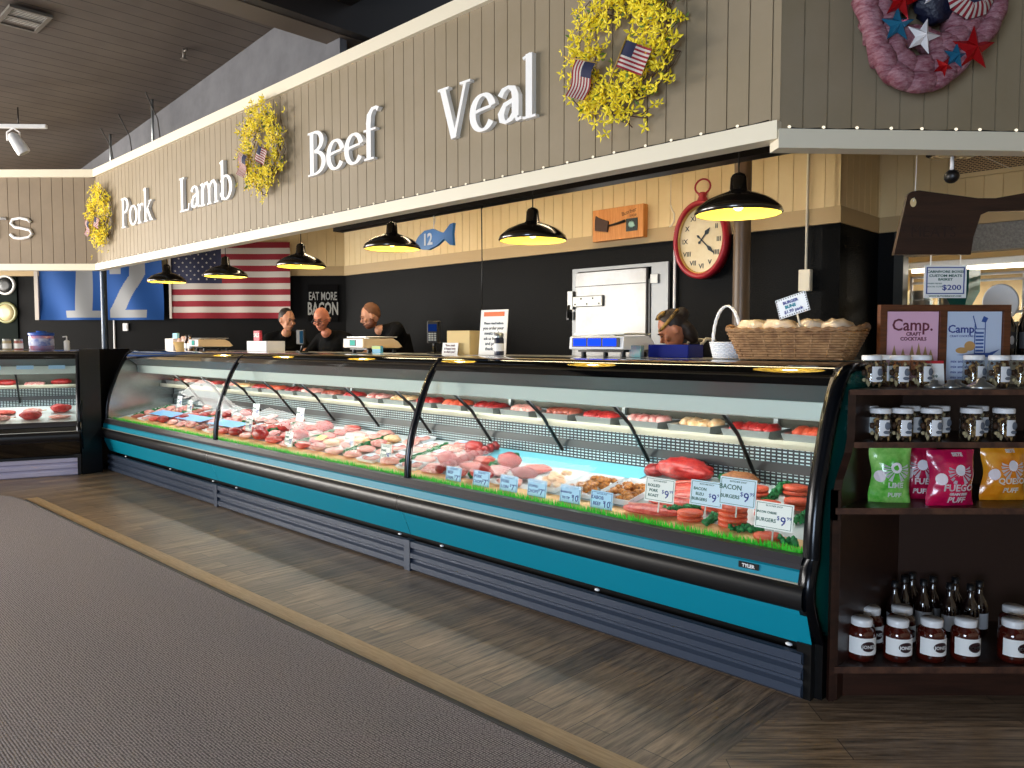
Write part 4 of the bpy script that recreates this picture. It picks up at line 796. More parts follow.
    if apron:
        g=MB()
        for s in (-1,1): g.tube([ch+Vector((s*.09,-.12,-.1)),ch+Vector((s*.085,-.12,.1)),ch+Vector((s*.075,-.02,.19)),ch+Vector((s*.05,.08,.18))],[.013]*4,6,flat=.3)
        part('apron_strap',g,creamtrim,t)
        g=MB().grid(lambda u,v:((u-.5)*.3,ch.y*(v)-.135-.02*math.sin(PI*u),.6+v*(ch.z-.62)),10,10); part('apron',g,blackp,t)
    return t
person('person in a black shirt at the left with dark hair, looking down to the right',(-6.98,1.6,0),R(70),.14,(0.0,-.3,1.70),R(28),R(14),[(-.12,-.52,1.32),(.16,-.56,1.36)],hairb)
person('bald person with glasses and a black shirt, head bowed, between two coworkers',(-5.94,1.72,0),R(20),.18,(0.0,-.34,1.69),R(8),R(22),[(-.25,-.5,1.28),(.2,-.5,1.28)],mat('grey_stubble','#8E8078',.7),mat('ruddy_skin','#C67D60',.5,sub=.05),bald=True,glasses=True)
person('large bearded person in a black shirt leaning left over the counter',(-5.25,2.14,0),R(-25),.24,(0.0,-.44,1.72),R(-8),R(24),[(-.2,-.62,1.2),(.2,-.6,1.2)],hairr,mat('fair_skin','#CF9474',.5,sub=.05),beard=mat('auburn_beard','#6B3A22',.7),chz=1.54)
person('person with dark hair, gold head scarf and black apron with cream straps, bending down',(-1.42,1.85,0),R(-20),.26,(-.02,-.42,1.53),R(-35),R(38),[(-.2,-.5,1.02),(.2,-.5,1.02)],'long',mat('tan_skin','#B9785A',.5,sub=.05),apron=True,scarf=mat('scarf_gold','#B58A3A',.6,var='#1E1712',vs=30),chz=1.33)
# back work counter that the three workers stand at
t=thing('prep_counter','low dark prep counter behind the display case','counter',(-4.3,1.28,0))
part('worktop',MB().rbox(-2.9,-.12,.86,2.9,.12,.9,.006),steel,t); part('cabinet',MB().box(-2.85,-.1,0,2.85,.1,.86),blackm,t)
# ------------------------------------------------------------------ items on the case top (z=1.362)
ZT=1.3625
def scale(label,loc,rz,disp,front=white,s=1):
    t=thing('counter_scale',label,'scale',loc,rz=rz); t.scale=(s,s,s)
    for a,b in ((-.14,-.1),(.14,-.1),(-.14,.14),(.14,.14)): part('foot',MB().lathe([(.018,0),(.015,.03)],10,(a,b,0)),blackp,t)
    part('base',MB().box(-.16,-.13,.03,.16,.17,.042),blackm,t)
    part('housing',MB().prism([(-.18,.05),(-.165,.045),(.16,.045),(.19,.055),(.15,.1),(.10,.125),(-.155,.125),(-.172,.12)],-.19,.19,'x'),mat('scale_tan','#D9BE96',.45) if front is None else front,t)
    p=part('display',MB().box(-.165 if disp is bluescr else -.06,-.1845,.06,.165 if disp is bluescr else .06,-.176,.115),blackp,t); mb=MB()
    for k in range(3 if disp is bluescr else 1): mb.box((-.155 if disp is bluescr else -.045)+.105*k,-.1865,.066,(-.155 if disp is bluescr else -.045)+.105*k+.09,-.184,.109)
    part('screen',mb,disp,p)
    if disp is not bluescr: part('front_plate',MB().box(-.178,-.181,.05,.178,-.1765,.122),white,t,'white front plate')
    part('weighing_tray',MB().rbox(-.18,-.15,.132,.18,.15,.142,.004).box(-.05,-.05,.12,.05,.05,.134),steel,t); return t
bluescr=emis('blue_screen','#1438E8',2.2); grs=emis('green_screen','#6FD6C2',.8)
scale('white counter scale with three blue lit displays, in front of the steel door',(-1.56,.76,ZT),R(4),bluescr)
scale('tan scale with a small green display right of the bald worker',(-4.0,.74,ZT),R(-8),grs,mat('scale_tan','#D9BE96',.5),.95)
scale('tan scale with a small display near the left end of the case',(-6.75,.62,ZT),R(-8),grs,mat('scale_tan','#D9BE96',.5),.95)
def boxthing(name,label,cat,loc,sx,sy,sz,m,rz=0,txt=None,rx=0,lid=None,tm=ink):
    t=thing(name,label,cat,loc,rz=rz,rx=rx); part('body',MB().rbox(-sx/2,-sy/2,0,sx/2,sy/2,sz,min(.004,sy*.2)),m,t)
    if txt:
        mb=MB(); n=len(txt)
        for i,s in enumerate(txt): addtext(mb,s,0,-sy/2-.001,sz*(.86-.8*(i+.6)/n),min(sz*.7/n,1.7*sx/max(len(s),3)),bold=.0004)
        part('lettering',mb,tm,t)
    return t
boxthing('info_sheet','tall white notice sheet with an orange heading standing on the case top','notice',(-2.5,.66,ZT+.001),.24,.006,.31,whitep,R(6),['','Please read before','you order your','meats today','ask us for cuts','and prices','thank you'],rx=-.1)
o=solo('notice_heading',MB().box(-.09,-.001,0,.09,.001,.03),mat('orange_print','#E2703A',.6),'','notice',(0,0,0)); del o['label'],o['category']; o.parent=[q for q in bpy.data.objects if q.name=='info_sheet'][0]; o.location=(0,-.0045,.265); o.rotation_euler=(0,0,0); o['label']='orange heading strip'; o.name='heading_strip'
boxthing('card_box','tan cardboard box holding slips, with a small white lettered card in front','box',(-2.83,.70,ZT),.22,.12,.17,mat('manila','#D9BE83',.7),R(6),None)
boxthing('lettered_card','small white card with dark red words leaning on the tan box','card',(-2.87,.60,ZT),.15,.004,.085,whitep,R(6),['"Rare steak','& happy hens','to share you"'],rx=-.15,tm=mat('maroon_ink','#5A1F2C',.6))
t=thing('spice_shaker','clear shaker with dark contents in front of the notice sheet','shaker',(-2.33,.56,ZT)); part('glass_body',MB().lathe([(.03,0),(.032,.005),(.032,.11),(.026,.12)],18),mat('dark_seasoning','#1B2338',.3,coat=.5),t); part('lid',MB().lathe([(.03,.12),(.03,.145),(.02,.15),(0,.15)],18),steel,t); part('label_band',MB().lathe([(.0325,.03),(.0325,.08)],18,caps=False),whitep,t)
t=thing('card_terminal','black card payment terminal on a stand, left of the tan box','card terminal',(-3.25,.78,ZT),rz=R(25)); part('stand',MB().lathe([(.06,0),(.06,.01),(.015,.02),(.013,.1),(.02,.11)],16),blackm,t)
b=part('terminal_body',MB().rbox(-.05,-.035,.08,.05,.03,.25,.012),blackp,t); part('screen',MB().box(-.036,-.0375,.17,.036,-.035,.225),emis('dim_blue','#16306E',.6),b)
mb=MB()
for i in range(12): mb.rbox(-.032+.023*(i%3),-.039,.1+.016*(i//3),-.014+.023*(i%3),-.034,.111+.016*(i//3),.002)
part('keypad',mb,galv,b)
for i,(x,y,w_,c,l) in enumerate([(-3.55,.6,.3,whitep,'white paper sheet lying flat left of the card terminal'),(-2.4,.56,.36,mat('grey_sheet','#B8BCC4',.6),'grey laminated sheet lying under the notice sheet')]): solo('paper_sheet',MB().box(-w_/2,-.06,0,w_/2,.06,.0015),c,l,'paper',(x,y+.0,ZT),rz=.06)
t=boxthing('blue_booklet','small blue and green booklet standing beside the tan scale','booklet',(-3.7,.58,ZT),.1,.03,.06,mat('booklet_blue','#4E9BC0',.5),.1); part('top_band',MB().box(-.05,-.0165,.035,.05,-.015,.058),mat('booklet_green','#A7BE5A',.5),t)
t=boxthing('blue_tray_stack','stack of blue plastic trays right of the white scale','trays',(-1.18,.86,ZT),.26,.18,.075,mat('navy_plastic','#0E1F78',.6,spec=.15),.05)
boxthing('clear_card_holder','small clear holder with pink and teal cards between scale and blue trays','holder',(-1.34,.7,ZT),.08,.04,.07,mat('holder_mix','#9A8C98',.3,var='#4FA0A8',vs=12),.05)
t=thing('register_screen','dark register screen on a stand, left of the bald worker','screen',(-4.98,.66,ZT),rz=R(-12)); part('stand',MB().box(-.05,-.03,0,.05,.05,.012).tube([(0,0,.01),(.02,.01,.06),(0,.02,.1)],.012,6),blackm,t); part('screen_panel',MB().rbox(-.1,-.01,.07,.1,.01,.2,.005),blackp,t); part('screen_glow',MB().box(.0,-.012,.08,.09,-.0101,.19),emis('slate_blue','#2C5570',.5),t)
boxthing('white_wrap_box','white crumpled wrapping paper pile behind the left glass joint','paper',(-5.55,.62,ZT),.34,.2,.1,mat('crumpled_white','#E7E6E8',.7,bump=1,bs=12),R(4))
boxthing('red_notice_card','red card standing on the white wrapping paper pile','card',(-5.78,.66,ZT+.101),.12,.03,.1,mat('card_red','#B8364A',.5),.0,['SALE'],tm=whitep)
# left end jumble
boxthing('white_carton','white carton at the far left end of the case top','carton',(-7.55,.6,ZT),.3,.18,.13,mat('soft_white_box','#EDE9E4',.6),R(-6))
mb=MB()
for k in range(9): mb.blob((rnd.uniform(-.12,.12),rnd.uniform(-.04,.04),.05+rnd.uniform(0,.06)),(.05,.035,.04),8,6,.3,3,0,k)
t=thing('snack_basket','small tan basket of wrapped snacks beside the white carton','basket',(-7.25,.56,ZT)); part('basket_body',MB().lathe([(.09,0),(.12,.09),(.125,.095)],20),mat('tan_basket','#C9A66A',.6),t); part('snack_packs',mb,mat('snack_mix','#D8C9C4',.5,var='#B86A54',vs=14),t)
boxthing('blue_white_packet','light blue packet standing on the white carton','packet',(-7.58,.6,ZT+.131),.12,.03,.06,mat('packet_blue','#8CC4E0',.5))
for i,(x,c) in enumerate(((-7.05,'#3A1E12'),(-6.97,'#8A5A1E'))):
    t=thing('sauce_bottle',['dark sauce bottle with a white label by the snack basket','amber sauce bottle just right of the dark sauce bottle'][i],'bottle',(x,.5,ZT)); part('bottle_body',MB().lathe([(.027,0),(.028,.01),(.028,.09),(.012,.125),(.012,.15)],16),mat('sauce'+c[1:],c,.15,coat=.6),t); part('cap',MB().lathe([(.014,.148),(.014,.168),(0,.17)],12),blackp,t); part('label_band',MB().lathe([(.0286,.025),(.0286,.075)],16,caps=False),whitep,t)
# ------------------------------------------------------------------ baskets
def woven(mb,a0,b0,a1,b1,h,rows,n,rad=.006,amp=.006,rn=1.0):
    for j in range(rows):
        v=(j+.5)/rows; a=a0+(a1-a0)*v; b=b0+(b1-b0)*v; P=[]; N=n*4
        for k in range(N):
            th=2*PI*k/N; c,s_=math.cos(th),math.sin(th); p=4.0 if rn>1 else 2.0; q=(abs(c)**p+abs(s_)**p)**(-1/p)
            w_=1+(amp*math.cos(th*n+ (PI if j%2 else 0)))/max(a,b); P.append((a*c*q*w_,b*s_*q*w_,h*v))
        mb.tube(P,rad,5,closed=True)
    for k in range(n):
        th=2*PI*(k+.0)/n; c,s_=math.cos(th),math.sin(th); p=4.0 if rn>1 else 2.0; q=(abs(c)**p+abs(s_)**p)**(-1/p); mb.tube([(a0*c*q,b0*s_*q,0),(a1*c*q,b1*s_*q,h)],rad*.8,5)
    return mb
t=thing('brown_wicker_basket','long brown wicker basket full of wrapped buns at the right end of the case top','basket',(-.36,.62,ZT+.006),rz=R(8))
part('woven_body',woven(MB(),.25,.1,.31,.14,.13,11,26,.0068,.006,2),wicker,t)
mb=MB()
for q in range(2): 
    P=[]
    for k in range(80):
        th=2*PI*k/80; c,s_=math.cos(th),math.sin(th); p=4; f=(abs(c)**p+abs(s_)**p)**(-1/p); P.append((.318*c*f,.146*s_*f,.14+.007*math.sin(th*20+q*PI)+(.018*abs(c)**6)))
    mb.tube(P,.008,6,closed=True)
part('rim',mb,wicker,t); part('basket_floor',MB().box(-.24,-.09,0,.24,.09,.006),wicker,t)
for i,(x,y,s_) in enumerate([(-.2,.0,.085),(-.06,-.02,.095),(.07,.02,.085),(.19,0,.07)]):
    solo('bun_pack',MB().blob((0,0,0),(s_*1.1,.085,.055),16,10,.12,3,0,i),mat('bun_bag','#D9B98C',.25,var='#E9D9C4',vs=6,coat=1),'plastic wrapped pack of buns in the brown basket, %s from its left'%ORD[i],'buns',(-.36+x,.62+y+x*.14,ZT+.145))
t=thing('bun_price_sign','small tilted white sign with zigzag border reading buns, in the brown basket','sign',(-.33,.56,ZT+.19),rz=R(4),ry=R(-17),rx=-.1)
part('card',MB().box(-.075,-.002,.03,.075,.002,.125),mat('sign_white','#E6EEF8',.5),t); mb=MB()
for k in range(13): mb.prism([(-.072+k*.0115,.033),(-.072+k*.0115+.008,.033),(-.072+k*.0115+.004,.04)],-.003,-.0021); mb.prism([(-.072+k*.0115,.122),(-.072+k*.0115+.008,.122),(-.072+k*.0115+.004,.115)],-.003,-.0021)
for k in range(8): mb.prism([(-.073,.033+k*.011),(-.066,.037+k*.011),(-.073,.041+k*.011)],-.003,-.0021); mb.prism([(.073,.033+k*.011),(.066,.037+k*.011),(.073,.041+k*.011)],-.003,-.0021)
part('zigzag_border',mb,ink,t); part('lettering_dark',addtext(addtext(MB(),'BURGER',-.005,-.003,.092,.02,bold=.0008),'$1.99 pack',0,-.003,.047,.021,bold=.0006),bink,t); part('lettering_teal',addtext(MB(),'BUNS',-.01,-.003,.07,.021,bold=.001),teal,t); part('stake',MB().tube([(.01,.004,-.03),(.01,.004,.05)],.004,6),creamtrim,t)
t=thing('white_wicker_basket','small white wicker basket with a tall braided handle, left of the brown basket','basket',(-.735,.64,ZT+.005))
part('woven_body',woven(MB(),.065,.05,.085,.068,.085,9,18,.0052,.004),wwick,t); mb=MB()
for q in range(3): mb.tube([(.078*math.cos(PI*k/26)+.004*math.cos(k*1.1+q*2.1),.004*math.sin(k*1.1+q*2.1),.08+.19*math.sin(PI*k/26)) for k in range(27)],.0055,6)
part('handle',mb,wwick,t); part('basket_floor',MB().lathe([(0,0),(.06,0),(.06,.004),(0,.004)],16),wwick,t)
# ------------------------------------------------------------------ wooden shelf unit (world aligned front, left panel parallel to the case end)
SX,SY=1.285,3.045; dx,dy=.698,.716
def sp(u,x): return (SX+dx*u+x,SY+dy*u)   # u = depth along the slanted side
t=thing('shelf_unit','dark walnut stained shelf unit against the right end of the case','shelf unit',(0,0,0),'W')
prof=[(0,0),(0,.86),(.015,.9),(.05,.94),(.1,1.0),(.125,1.06),(.13,1.255),(.72,1.255),(.72,0)]
def slanted(prof,x0,x1):
    n=len(prof); return MB().add([(*sp(u,x0),z) for u,z in prof]+[(*sp(u,x1),z) for u,z in prof],[tuple(range(n)),tuple(range(2*n-1,n-1,-1))]+[(i,n+i,n+(i+1)%n,(i+1)%n) for i in range(n)])
part('side_panel',slanted(prof,0,.032),dwood,t)
def plate(z0,z1,u0,u1=.7,x1=2.2): a,b=sp(u0,0.0),sp(u1,0.0); return MB().add([(a[0]+.01,a[1],z0),(x1,a[1],z0),(x1,b[1],z0),(b[0]+.01,b[1],z0),(a[0]+.01,a[1],z1),(x1,a[1],z1),(x1,b[1],z1),(b[0]+.01,b[1],z1)],[(0,3,2,1),(4,5,6,7),(0,1,5,4),(1,2,6,5),(2,3,7,6),(3,0,4,7)])
edge=mat('worn_edge','#5A3A2A',.5,var='#38211A',vs=20)
for z0,z1,u in ((.115,.142,-.005),(.765,.79,-.01),(1.018,1.042,.125),(1.236,1.258,.115)):
    s_=part('shelf_board',plate(z0,z1,u,x1=2.6),dwood,t); a=sp(u,0); part('front_edge',MB().box(a[0]+.012,a[1]-.004,z0,2.6,a[1],z1),edge,s_)
part('kickboard',plate(0,.115,.06,.09,2.6),dwood,t); part('back_panel',plate(.1,1.25,.7,.72,2.6),mat('back_wood','#25130E',.5),t)
part('corner_post',MB().box(1.28,3.035,.74,1.31,3.06,.86).box(1.28,3.035,0,1.3,3.06,.86),dwood,t)
# salsa jars
salsa=mat('salsa_glass','#4A130A',.08,coat=1,var='#2E0A06',vs=10); 
t=thing('salsa_jar','dark red salsa jar with white lid, leftmost of the front row','jar',(1.45,3.13,.1425),'W',group='salsa jars on the bottom shelf')
part('jar_body',MB().lathe([(.048,0),(.054,.006),(.055,.02),(.055,.11),(.05,.128),(.036,.14),(.036,.146)],28),salsa,t); part('lid',MB().lathe([(.041,.142),(.042,.145),(.042,.166),(.039,.17),(0,.17)],28),white,t)
def curved(r,a0,a1,z0,z1,n=14): 
    mb=MB(); vs=[(r*math.sin(R(a0+(a1-a0)*i/n)),-r*math.cos(R(a0+(a1-a0)*i/n)),z) for z in (z0,z1) for i in range(n+1)]; return mb.add(vs,[(i,i+1,n+2+i,n+1+i) for i in range(n)],0,True)
lb=part('label_band',curved(.0555,-80,75,.03,.1),whitep,t)
mb=MB(); r_=.0562
def wrap(mb2,cx,cz,rr,s=1): 
    return [((r_+.0)*math.sin((v.x+cx)/rr),-(r_+(-v.y if v.y<0 else 0))*math.cos((v.x+cx)/rr),v.z+cz) for v in mb2.v]
ov=MB().add([(q*.03*math.cos(2*PI*k/28),0,q*.021*math.sin(2*PI*k/28)) for q in (.01,.3,.6,.8,1) for k in range(28)],[(j*28+k,(j+1)*28+k,(j+1)*28+(k+1)%28,j*28+(k+1)%28) for j in range(4) for k in range(28)])
part('label_oval',MB().add(wrap(ov,.006,.066,.0555),ov.f),mat('oval_maroon','#2E1418',.5),lb); r_=.0572
tx=MB(); addtext(tx,'JONES',0,0,-.007,.0185,bold=.0008,depth=.0001); tx.v=[Vector((v.x,0,v.z)) for v in tx.v]; part('lettering',MB().add(wrap(tx,.006,.066,.0555),tx.f),whitep,lb)
for x,y,l in ((1.595,3.12,'second of the front row, before another jar'),(1.735,3.12,'third of the front row, before the dark bottles'),(1.875,3.12,'fourth of the front row, right of the middle'),(2.065,3.11,'at the right edge, front row'),(1.545,3.26,'behind the leftmost front jar'),(1.685,3.265,'behind the second front jar'),(2.17,3.27,'at the right edge, back row')): dup(t,(x,y,.1425),'W',rz=R((x-1.4)*16),label='dark red salsa jar with white lid, '+l)
t=thing('sauce_bottle','dark brown sauce bottle, leftmost behind the salsa jars','bottle',(1.72,3.4,.1425),'W',group='dark sauce bottles behind the salsa jars')
part('bottle_body',MB().lathe([(.034,0),(.037,.006),(.037,.12),(.03,.15),(.014,.18),(.0135,.215)],20),mat('dark_bottle','#180A08',.08,coat=1),t); part('cap',MB().lathe([(.016,.213),(.016,.238),(0,.24)],14),blackp,t); part('label_band',curved(.0375,-85,85,.03,.1),mat('bottle_label','#B9BBC0',.6),t)
for k,(x,y) in enumerate(((1.80,3.47),(1.86,3.42),(1.93,3.47),(1.95,3.37),(2.02,3.45),(2.03,3.35),(2.10,3.40),(1.86,3.5))): dup(t,(x,y if k!=7 else 3.52,.1425),'W',label='dark brown sauce bottle, %s from the left behind the salsa jars'%ORD[k+1])
# mason jars of dried goods
t=thing('mason_jar','glass jar of dried snacks with a white lid','jar',(1.53,3.27,1.2585),'W',group='snack jars on the shelf unit')
part('jar_glass',MB().lathe([(.036,0),(.041,.006),(.042,.02),(.042,.1),(.037,.115),(.035,.12)],22),jglass,t); part('lid',MB().lathe([(.04,.116),(.041,.12),(.041,.134),(.038,.137),(0,.137)],22),white,t)
mb=MB(); r=random.Random(2)
for k in range(46): a=r.uniform(0,6.3); q=r.uniform(.015,.032); mb.blob((q*math.cos(a),q*math.sin(a),.012+.002*k),(r.uniform(.004,.013),r.uniform(.004,.01),r.uniform(.005,.014)),6,4,.4,3,[0,1,2,1][k%4],k)
cts=part('dried_snacks',mb,[mat('snack_tan','#A88352',.6),mat('snack_brown','#4E3322',.6),mat('snack_pale','#C9B48C',.6)],t,kind='stuff')
lb=part('label_band',curved(.0425,-22,38,.025,.09),mat('jar_label_white','#E8E8EA',.5),t); part('label_emblem',MB().blob((.016,-.0415,.066),(.012,.0022,.016),10,6,0).blob((.012,-.0418,.04),(.014,.002,.007),10,6,0),mat('emblem_grey','#5D6470',.5),lb)
jp=[(1.62,3.36,1.2585,'behind, second of the top shelf row'),(1.65,3.27,1.2585,'third from the left on the top shelf'),(1.755,3.3,1.2585,'left of the red topped card, top shelf'),(2.0,3.33,1.2585,'on the top shelf right of the silver lids'),(2.065,3.26,1.2585,'with round mark, top shelf near the right'),(2.165,3.27,1.2585,'at the right end of the top shelf')]
jq=[(1.525,3.17,'leftmost, second shelf'),(1.615,3.17,'second from left, second shelf'),(1.735,3.17,'third in the front row, second shelf'),(1.9,3.17,'fourth in the front row, second shelf'),(2.035,3.17,'fifth in the front row, second shelf'),(1.53,3.29,'behind the leftmost one, second shelf'),(1.71,3.29,'back row behind the second and third, second shelf'),(1.835,3.29,'back row, right of the third, second shelf'),(2.0,3.29,'back row behind the fourth, second shelf')]
t['label']='glass jar of dried snacks with white lid, leftmost on the top shelf'
for x,y,z,l in jp: dup(t,(x,y,z),'W',rz=rnd.uniform(-.3,.5),label='glass snack jar with white lid, '+l)
for x,y,l in jq: dup(t,(x,y,1.0425),'W',rz=rnd.uniform(-.2,.5),label='glass snack jar with white lid, '+l)
mb=MB().lathe([(.036,0),(.038,.003),(.036,.012),(.016,.02),(.014,.034),(0,.036)],20)
for i,(x,y,l) in enumerate(((1.765,3.21,'leftmost'),(1.835,3.21,'second from left'),(1.885,3.25,'third, set slightly back'))): solo('silver_dome',mb,steel,'small domed silver shaker lid on the top shelf, '+l,'lid',(x,y,1.2585),'W',group='silver lids')
solo('silver_dish',MB().lathe([(.05,0),(.055,.004),(.052,.012),(.02,.03),(.012,.045),(0,.047)],24),steel,'larger silver domed lid right of the small lids','lid',(1.935,3.17,1.2585),'W')
t=thing('gift_card','small white card with a red top edge behind the silver lids','card',(1.835,3.33,1.2585),'W',rx=-.12); part('card',MB().box(-.04,-.002,0,.04,.002,.11),whitep,t); part('red_top',MB().box(-.04,-.003,.1,.04,.0025,.112),redp,t); part('printed_marks',addtext(addtext(MB(),'A',-.022,-.0025,.07,.025),'**',0.0,-.0025,.03,.03),gink,t)
# framed posters
t=thing('double_frame','brown wooden frame holding two drink posters on top of the shelf unit','frame',(1.655,3.475,1.2585),'W')
fwd=mat('frame_wood','#6A3A1C',.45,var='#4C2712',vs=6,stretch=(1,1,10)); fo=part('frame_wood',MB().box(0,-.012,0,.03,.02,.335).box(.27,-.012,.02,.3,.02,.335).box(.555,-.012,0,.585,.02,.335).box(0,-.013,.335,.585,.02,.36).box(.03,-.011,0,.555,.02,.02).box(.03,.006,.02,.555,.018,.335),fwd,t)
p=part('pink_poster',MB().box(.033,.0,.02,.267,.004,.33),mat('poster_pink','#E5B4CC',.6),t,'pink poster with script lettering and mountains'); hdr=mat('poster_ink','#6B2C3C',.6)
mb=addtext(MB(),'Camp.',.15,-.001,.245,.075,bold=.001,sx=.95); addtext(mb,'CRAFT',.155,-.001,.222,.022,bold=.0006); addtext(mb,'COCKTAILS',.155,-.001,.2,.022,bold=.0006); part('lettering',mb,hdr,p)
mb=MB()
for k,(x,h) in enumerate(((.07,.05),(.11,.035),(.15,.05),(.18,.06),(.21,.045),(.235,.03))): mb.prism([(x-.018,.1),(x+.018,.1),(x,.13+h)],-.0012,-.0004)
part('mountains',mb,mat('poster_tan','#A98A5C',.6),p); part('glow_band',MB().prism([(.05,.06),(.25,.06),(.25,.1),(.16,.12),(.05,.1)],-.0016,-.0004),mat('poster_orange','#E08A5C',.6),p)
p=part('blue_poster',MB().box(.303,.0,.02,.552,.004,.33),mat('poster_white','#C9D6EC',.6),t,'pale blue poster with a tall drink drawing'); mb=addtext(MB(),'Camp.',.375,-.001,.235,.05,bold=.0008); addtext(mb,'CRAFT COCKTAILS',.375,-.001,.215,.013)
for k in range(4): addtext(mb,'mix and shake, pour',.4,-.001,.1-.024*k,.018)
part('lettering',mb,bink,p); mb=MB()
for a in ((.43,.14,.434,.28),(.476,.14,.48,.28),(.43,.14,.48,.145),(.43,.25,.48,.254)): mb.box(a[0],-.0012,a[1],a[2],-.0004,a[3])
for k in range(6): mb.box(.436,-.0012,.15+.016*k,.436+.036,-.0004,.158+.016*k)
mb.prism([(.42,.31),(.424,.312),(.442,.25),(.438,.25)],-.0012,-.0004); mb.prism([(.35,.135),(.5,.125),(.545,.16),(.5,.145),(.43,.14)],-.0014,-.0005); mb.prism([(.46,.285),(.47,.31),(.49,.30),(.48,.28)],-.0012,-.0004); part('drink_drawing',mb,mat('poster_blue','#33559E',.6),p)
part('orange_slice',MB().prism([(.41+.024*math.cos(2*PI*k/20),.175+.022*math.sin(2*PI*k/20)) for k in range(20)],-.0018,-.0004).prism([(.375+.028*math.cos(2*PI*k/20),.155+.014*math.sin(2*PI*k/20)) for k in range(20)],-.0012,-.0004),mat('poster_sand','#C99A5E',.6),p)
# snack bags
def bag(label,loc,rz,w,h,c1,c2,words,th=.05,lean=0):
    t=thing('snack_bag',label,'bag',loc,'W',rz,'puff snack bags',rx=lean); r=random.Random(int(loc[0]*100))
    def fn(s):
        def f(u,v):
            e=math.sin(PI*u)**.6*math.sin(PI*min(max(v,.02),.98))**.55; x=(u-.5)*w*(1-.09*math.sin(PI*v)**2+.04*math.sin(v*9+u*3)*(abs(u-.5)*2)); y=s*(th*e+.006*noise.noise(Vector((u*6,v*7,s*3+loc[0]*9)))*(1 if 0<u<1 else 0)); return (x,y,v*h)
        return f
    m1=mat('bag'+c1[1:],c1,.25,var=c2,vs=9,coat=.6,bump=.4,bs=25)
    mb=MB().grid(fn(-1),22,26); mb.grid(fn(1),22,26); b=part('bag_body',mb,m1,t)
    f=fn(-1); lay=lambda mb2,dy:MB().add([(v.x,f(min(max(v.x/w+.5,0),1),min(max(v.z/h,0),1))[1]-dy,v.z) for v in mb2.v],mb2.f)
    mb=MB(); 
    for s,z,sz in words: addtext(mb,s,0.01,0,z*h,sz*h,bold=.0012,depth=.0002)
    part('lettering',lay(mb,.003),whitep,b)
    # basket shaped emblem of two wings
    e=MB(); P=[]
    for sgn in (-1,1):
        for k in range(5): a=R(20+k*17); q0,q1=.02*h/.25,(.075-.006*k)*h/.25; cx=.012; e.prism([(cx+sgn*(q0*math.sin(a)),.66*h-q0*math.cos(a)),(cx+sgn*(q1*math.sin(a+.13)),.70*h-q1*math.cos(a+.13)+.0),(cx+sgn*(q1*math.sin(a-.1)),.70*h-q1*math.cos(a-.1))],0,.0004)
    e.prism([(.012+.022*math.cos(2*PI*k/16),.66*h+.022*math.sin(2*PI*k/16)) for k in range(16)],0,.0004)
    part('wing_emblem',lay(e,.0035),mat('emblem_cream','#E9E4EA',.5),b)
    part('round_badge',lay(MB().prism([(-.3*w+.02*math.cos(2*PI*k/18),.5*h+.024*math.sin(2*PI*k/18)) for k in range(18)],0,.0004),.0035),mat('badge_cream','#E6D9DC',.5),b)
    return t
SB=.7905
bag('green snack bag with pale patches, leftmost on the bag shelf',(1.56,3.15,SB),R(-8),.165,.226,'#3FA82A','#A9E07A',[('LIME',.3,.13),('PUFF',.12,.11)],.045)
bag('dark pink snack bag half hidden between the green and the big magenta bag',(1.71,3.22,SB),R(-10),.15,.224,'#B3143F','#8C0F35',[('FUE',.3,.16),('PUFF',.12,.13)],.03)
bag('large magenta snack bag in the front middle, labelled fuego puff',(1.775,3.09,SB),R(4),.2,.227,'#D4124E','#A50F48',[('SIETE',.9,.08),('FUEGO',.29,.17),('GRAIN FREE',.21,.06),('PUFF',.07,.15)],.05)
bag('orange snack bag near the right edge, labelled queso puff',(2.06,3.2,SB),R(3),.2,.226,'#D97A0E','#E9A22C',[('SIETE',.9,.08),('QUESO',.33,.15),('PUFF',.16,.13)],.045)
bag('pale yellow green snack bag cut by the right edge of the photo',(2.2,3.28,SB),R(3),.17,.225,'#CBD67A','#A9BC4A',[('LIME',.3,.14)],.03)
# ------------------------------------------------------------------ hanging cleaver board and price sheet, black spot lamp, kitchen
t=thing('hanging_wood_sign','large dark wooden cleaver shaped board with carved letters hanging at the right','sign',(1.9,3.55,0),'W')
P=[(-.155,1.85),(-.145,1.9),(-.1,2.12),(-.08,2.135),(-.05,2.14),(.22,2.105),(.3,2.105),(.55,2.15),(.9,2.2),(.9,2.06),(.27,2.045),(.235,2.03),(.205,1.93),(.195,1.85)]
part('board',MB().prism(P,-.012,.012),dwood,t); part('hang_hole',MB().prism([(-.075+.014*math.cos(2*PI*k/18),2.085+.02*math.sin(2*PI*k/18)) for k in range(18)],-.0135,.0135),creamwall,t); part('hang_cord',MB().tube([(-.075,-.015,2.09),(-.06,0,2.15),(-.055,0,2.45)],.0015,5),white,t)
part('carved_letters',addtext(MB(),'MEATS',.02,-.013,1.93,.07),mat('carved_dark','#241410',.6),t)
t=thing('price_sheet','white price sheet with a blue border hanging below the wooden board','price sheet',(2.005,3.58,1.655),'W'); t.scale=(.98,1,.75)
part('sheet',MB().box(-.1,-.0015,0,.1,.0015,.2),whitep,t); mb=MB()
for a in ((-.09,.025,.09,.031),(-.09,.184,.09,.19),(-.09,.025,-.085,.19),(.085,.025,.09,.19)): mb.box(a[0],-.003,a[1],a[2],-.0014,a[3])
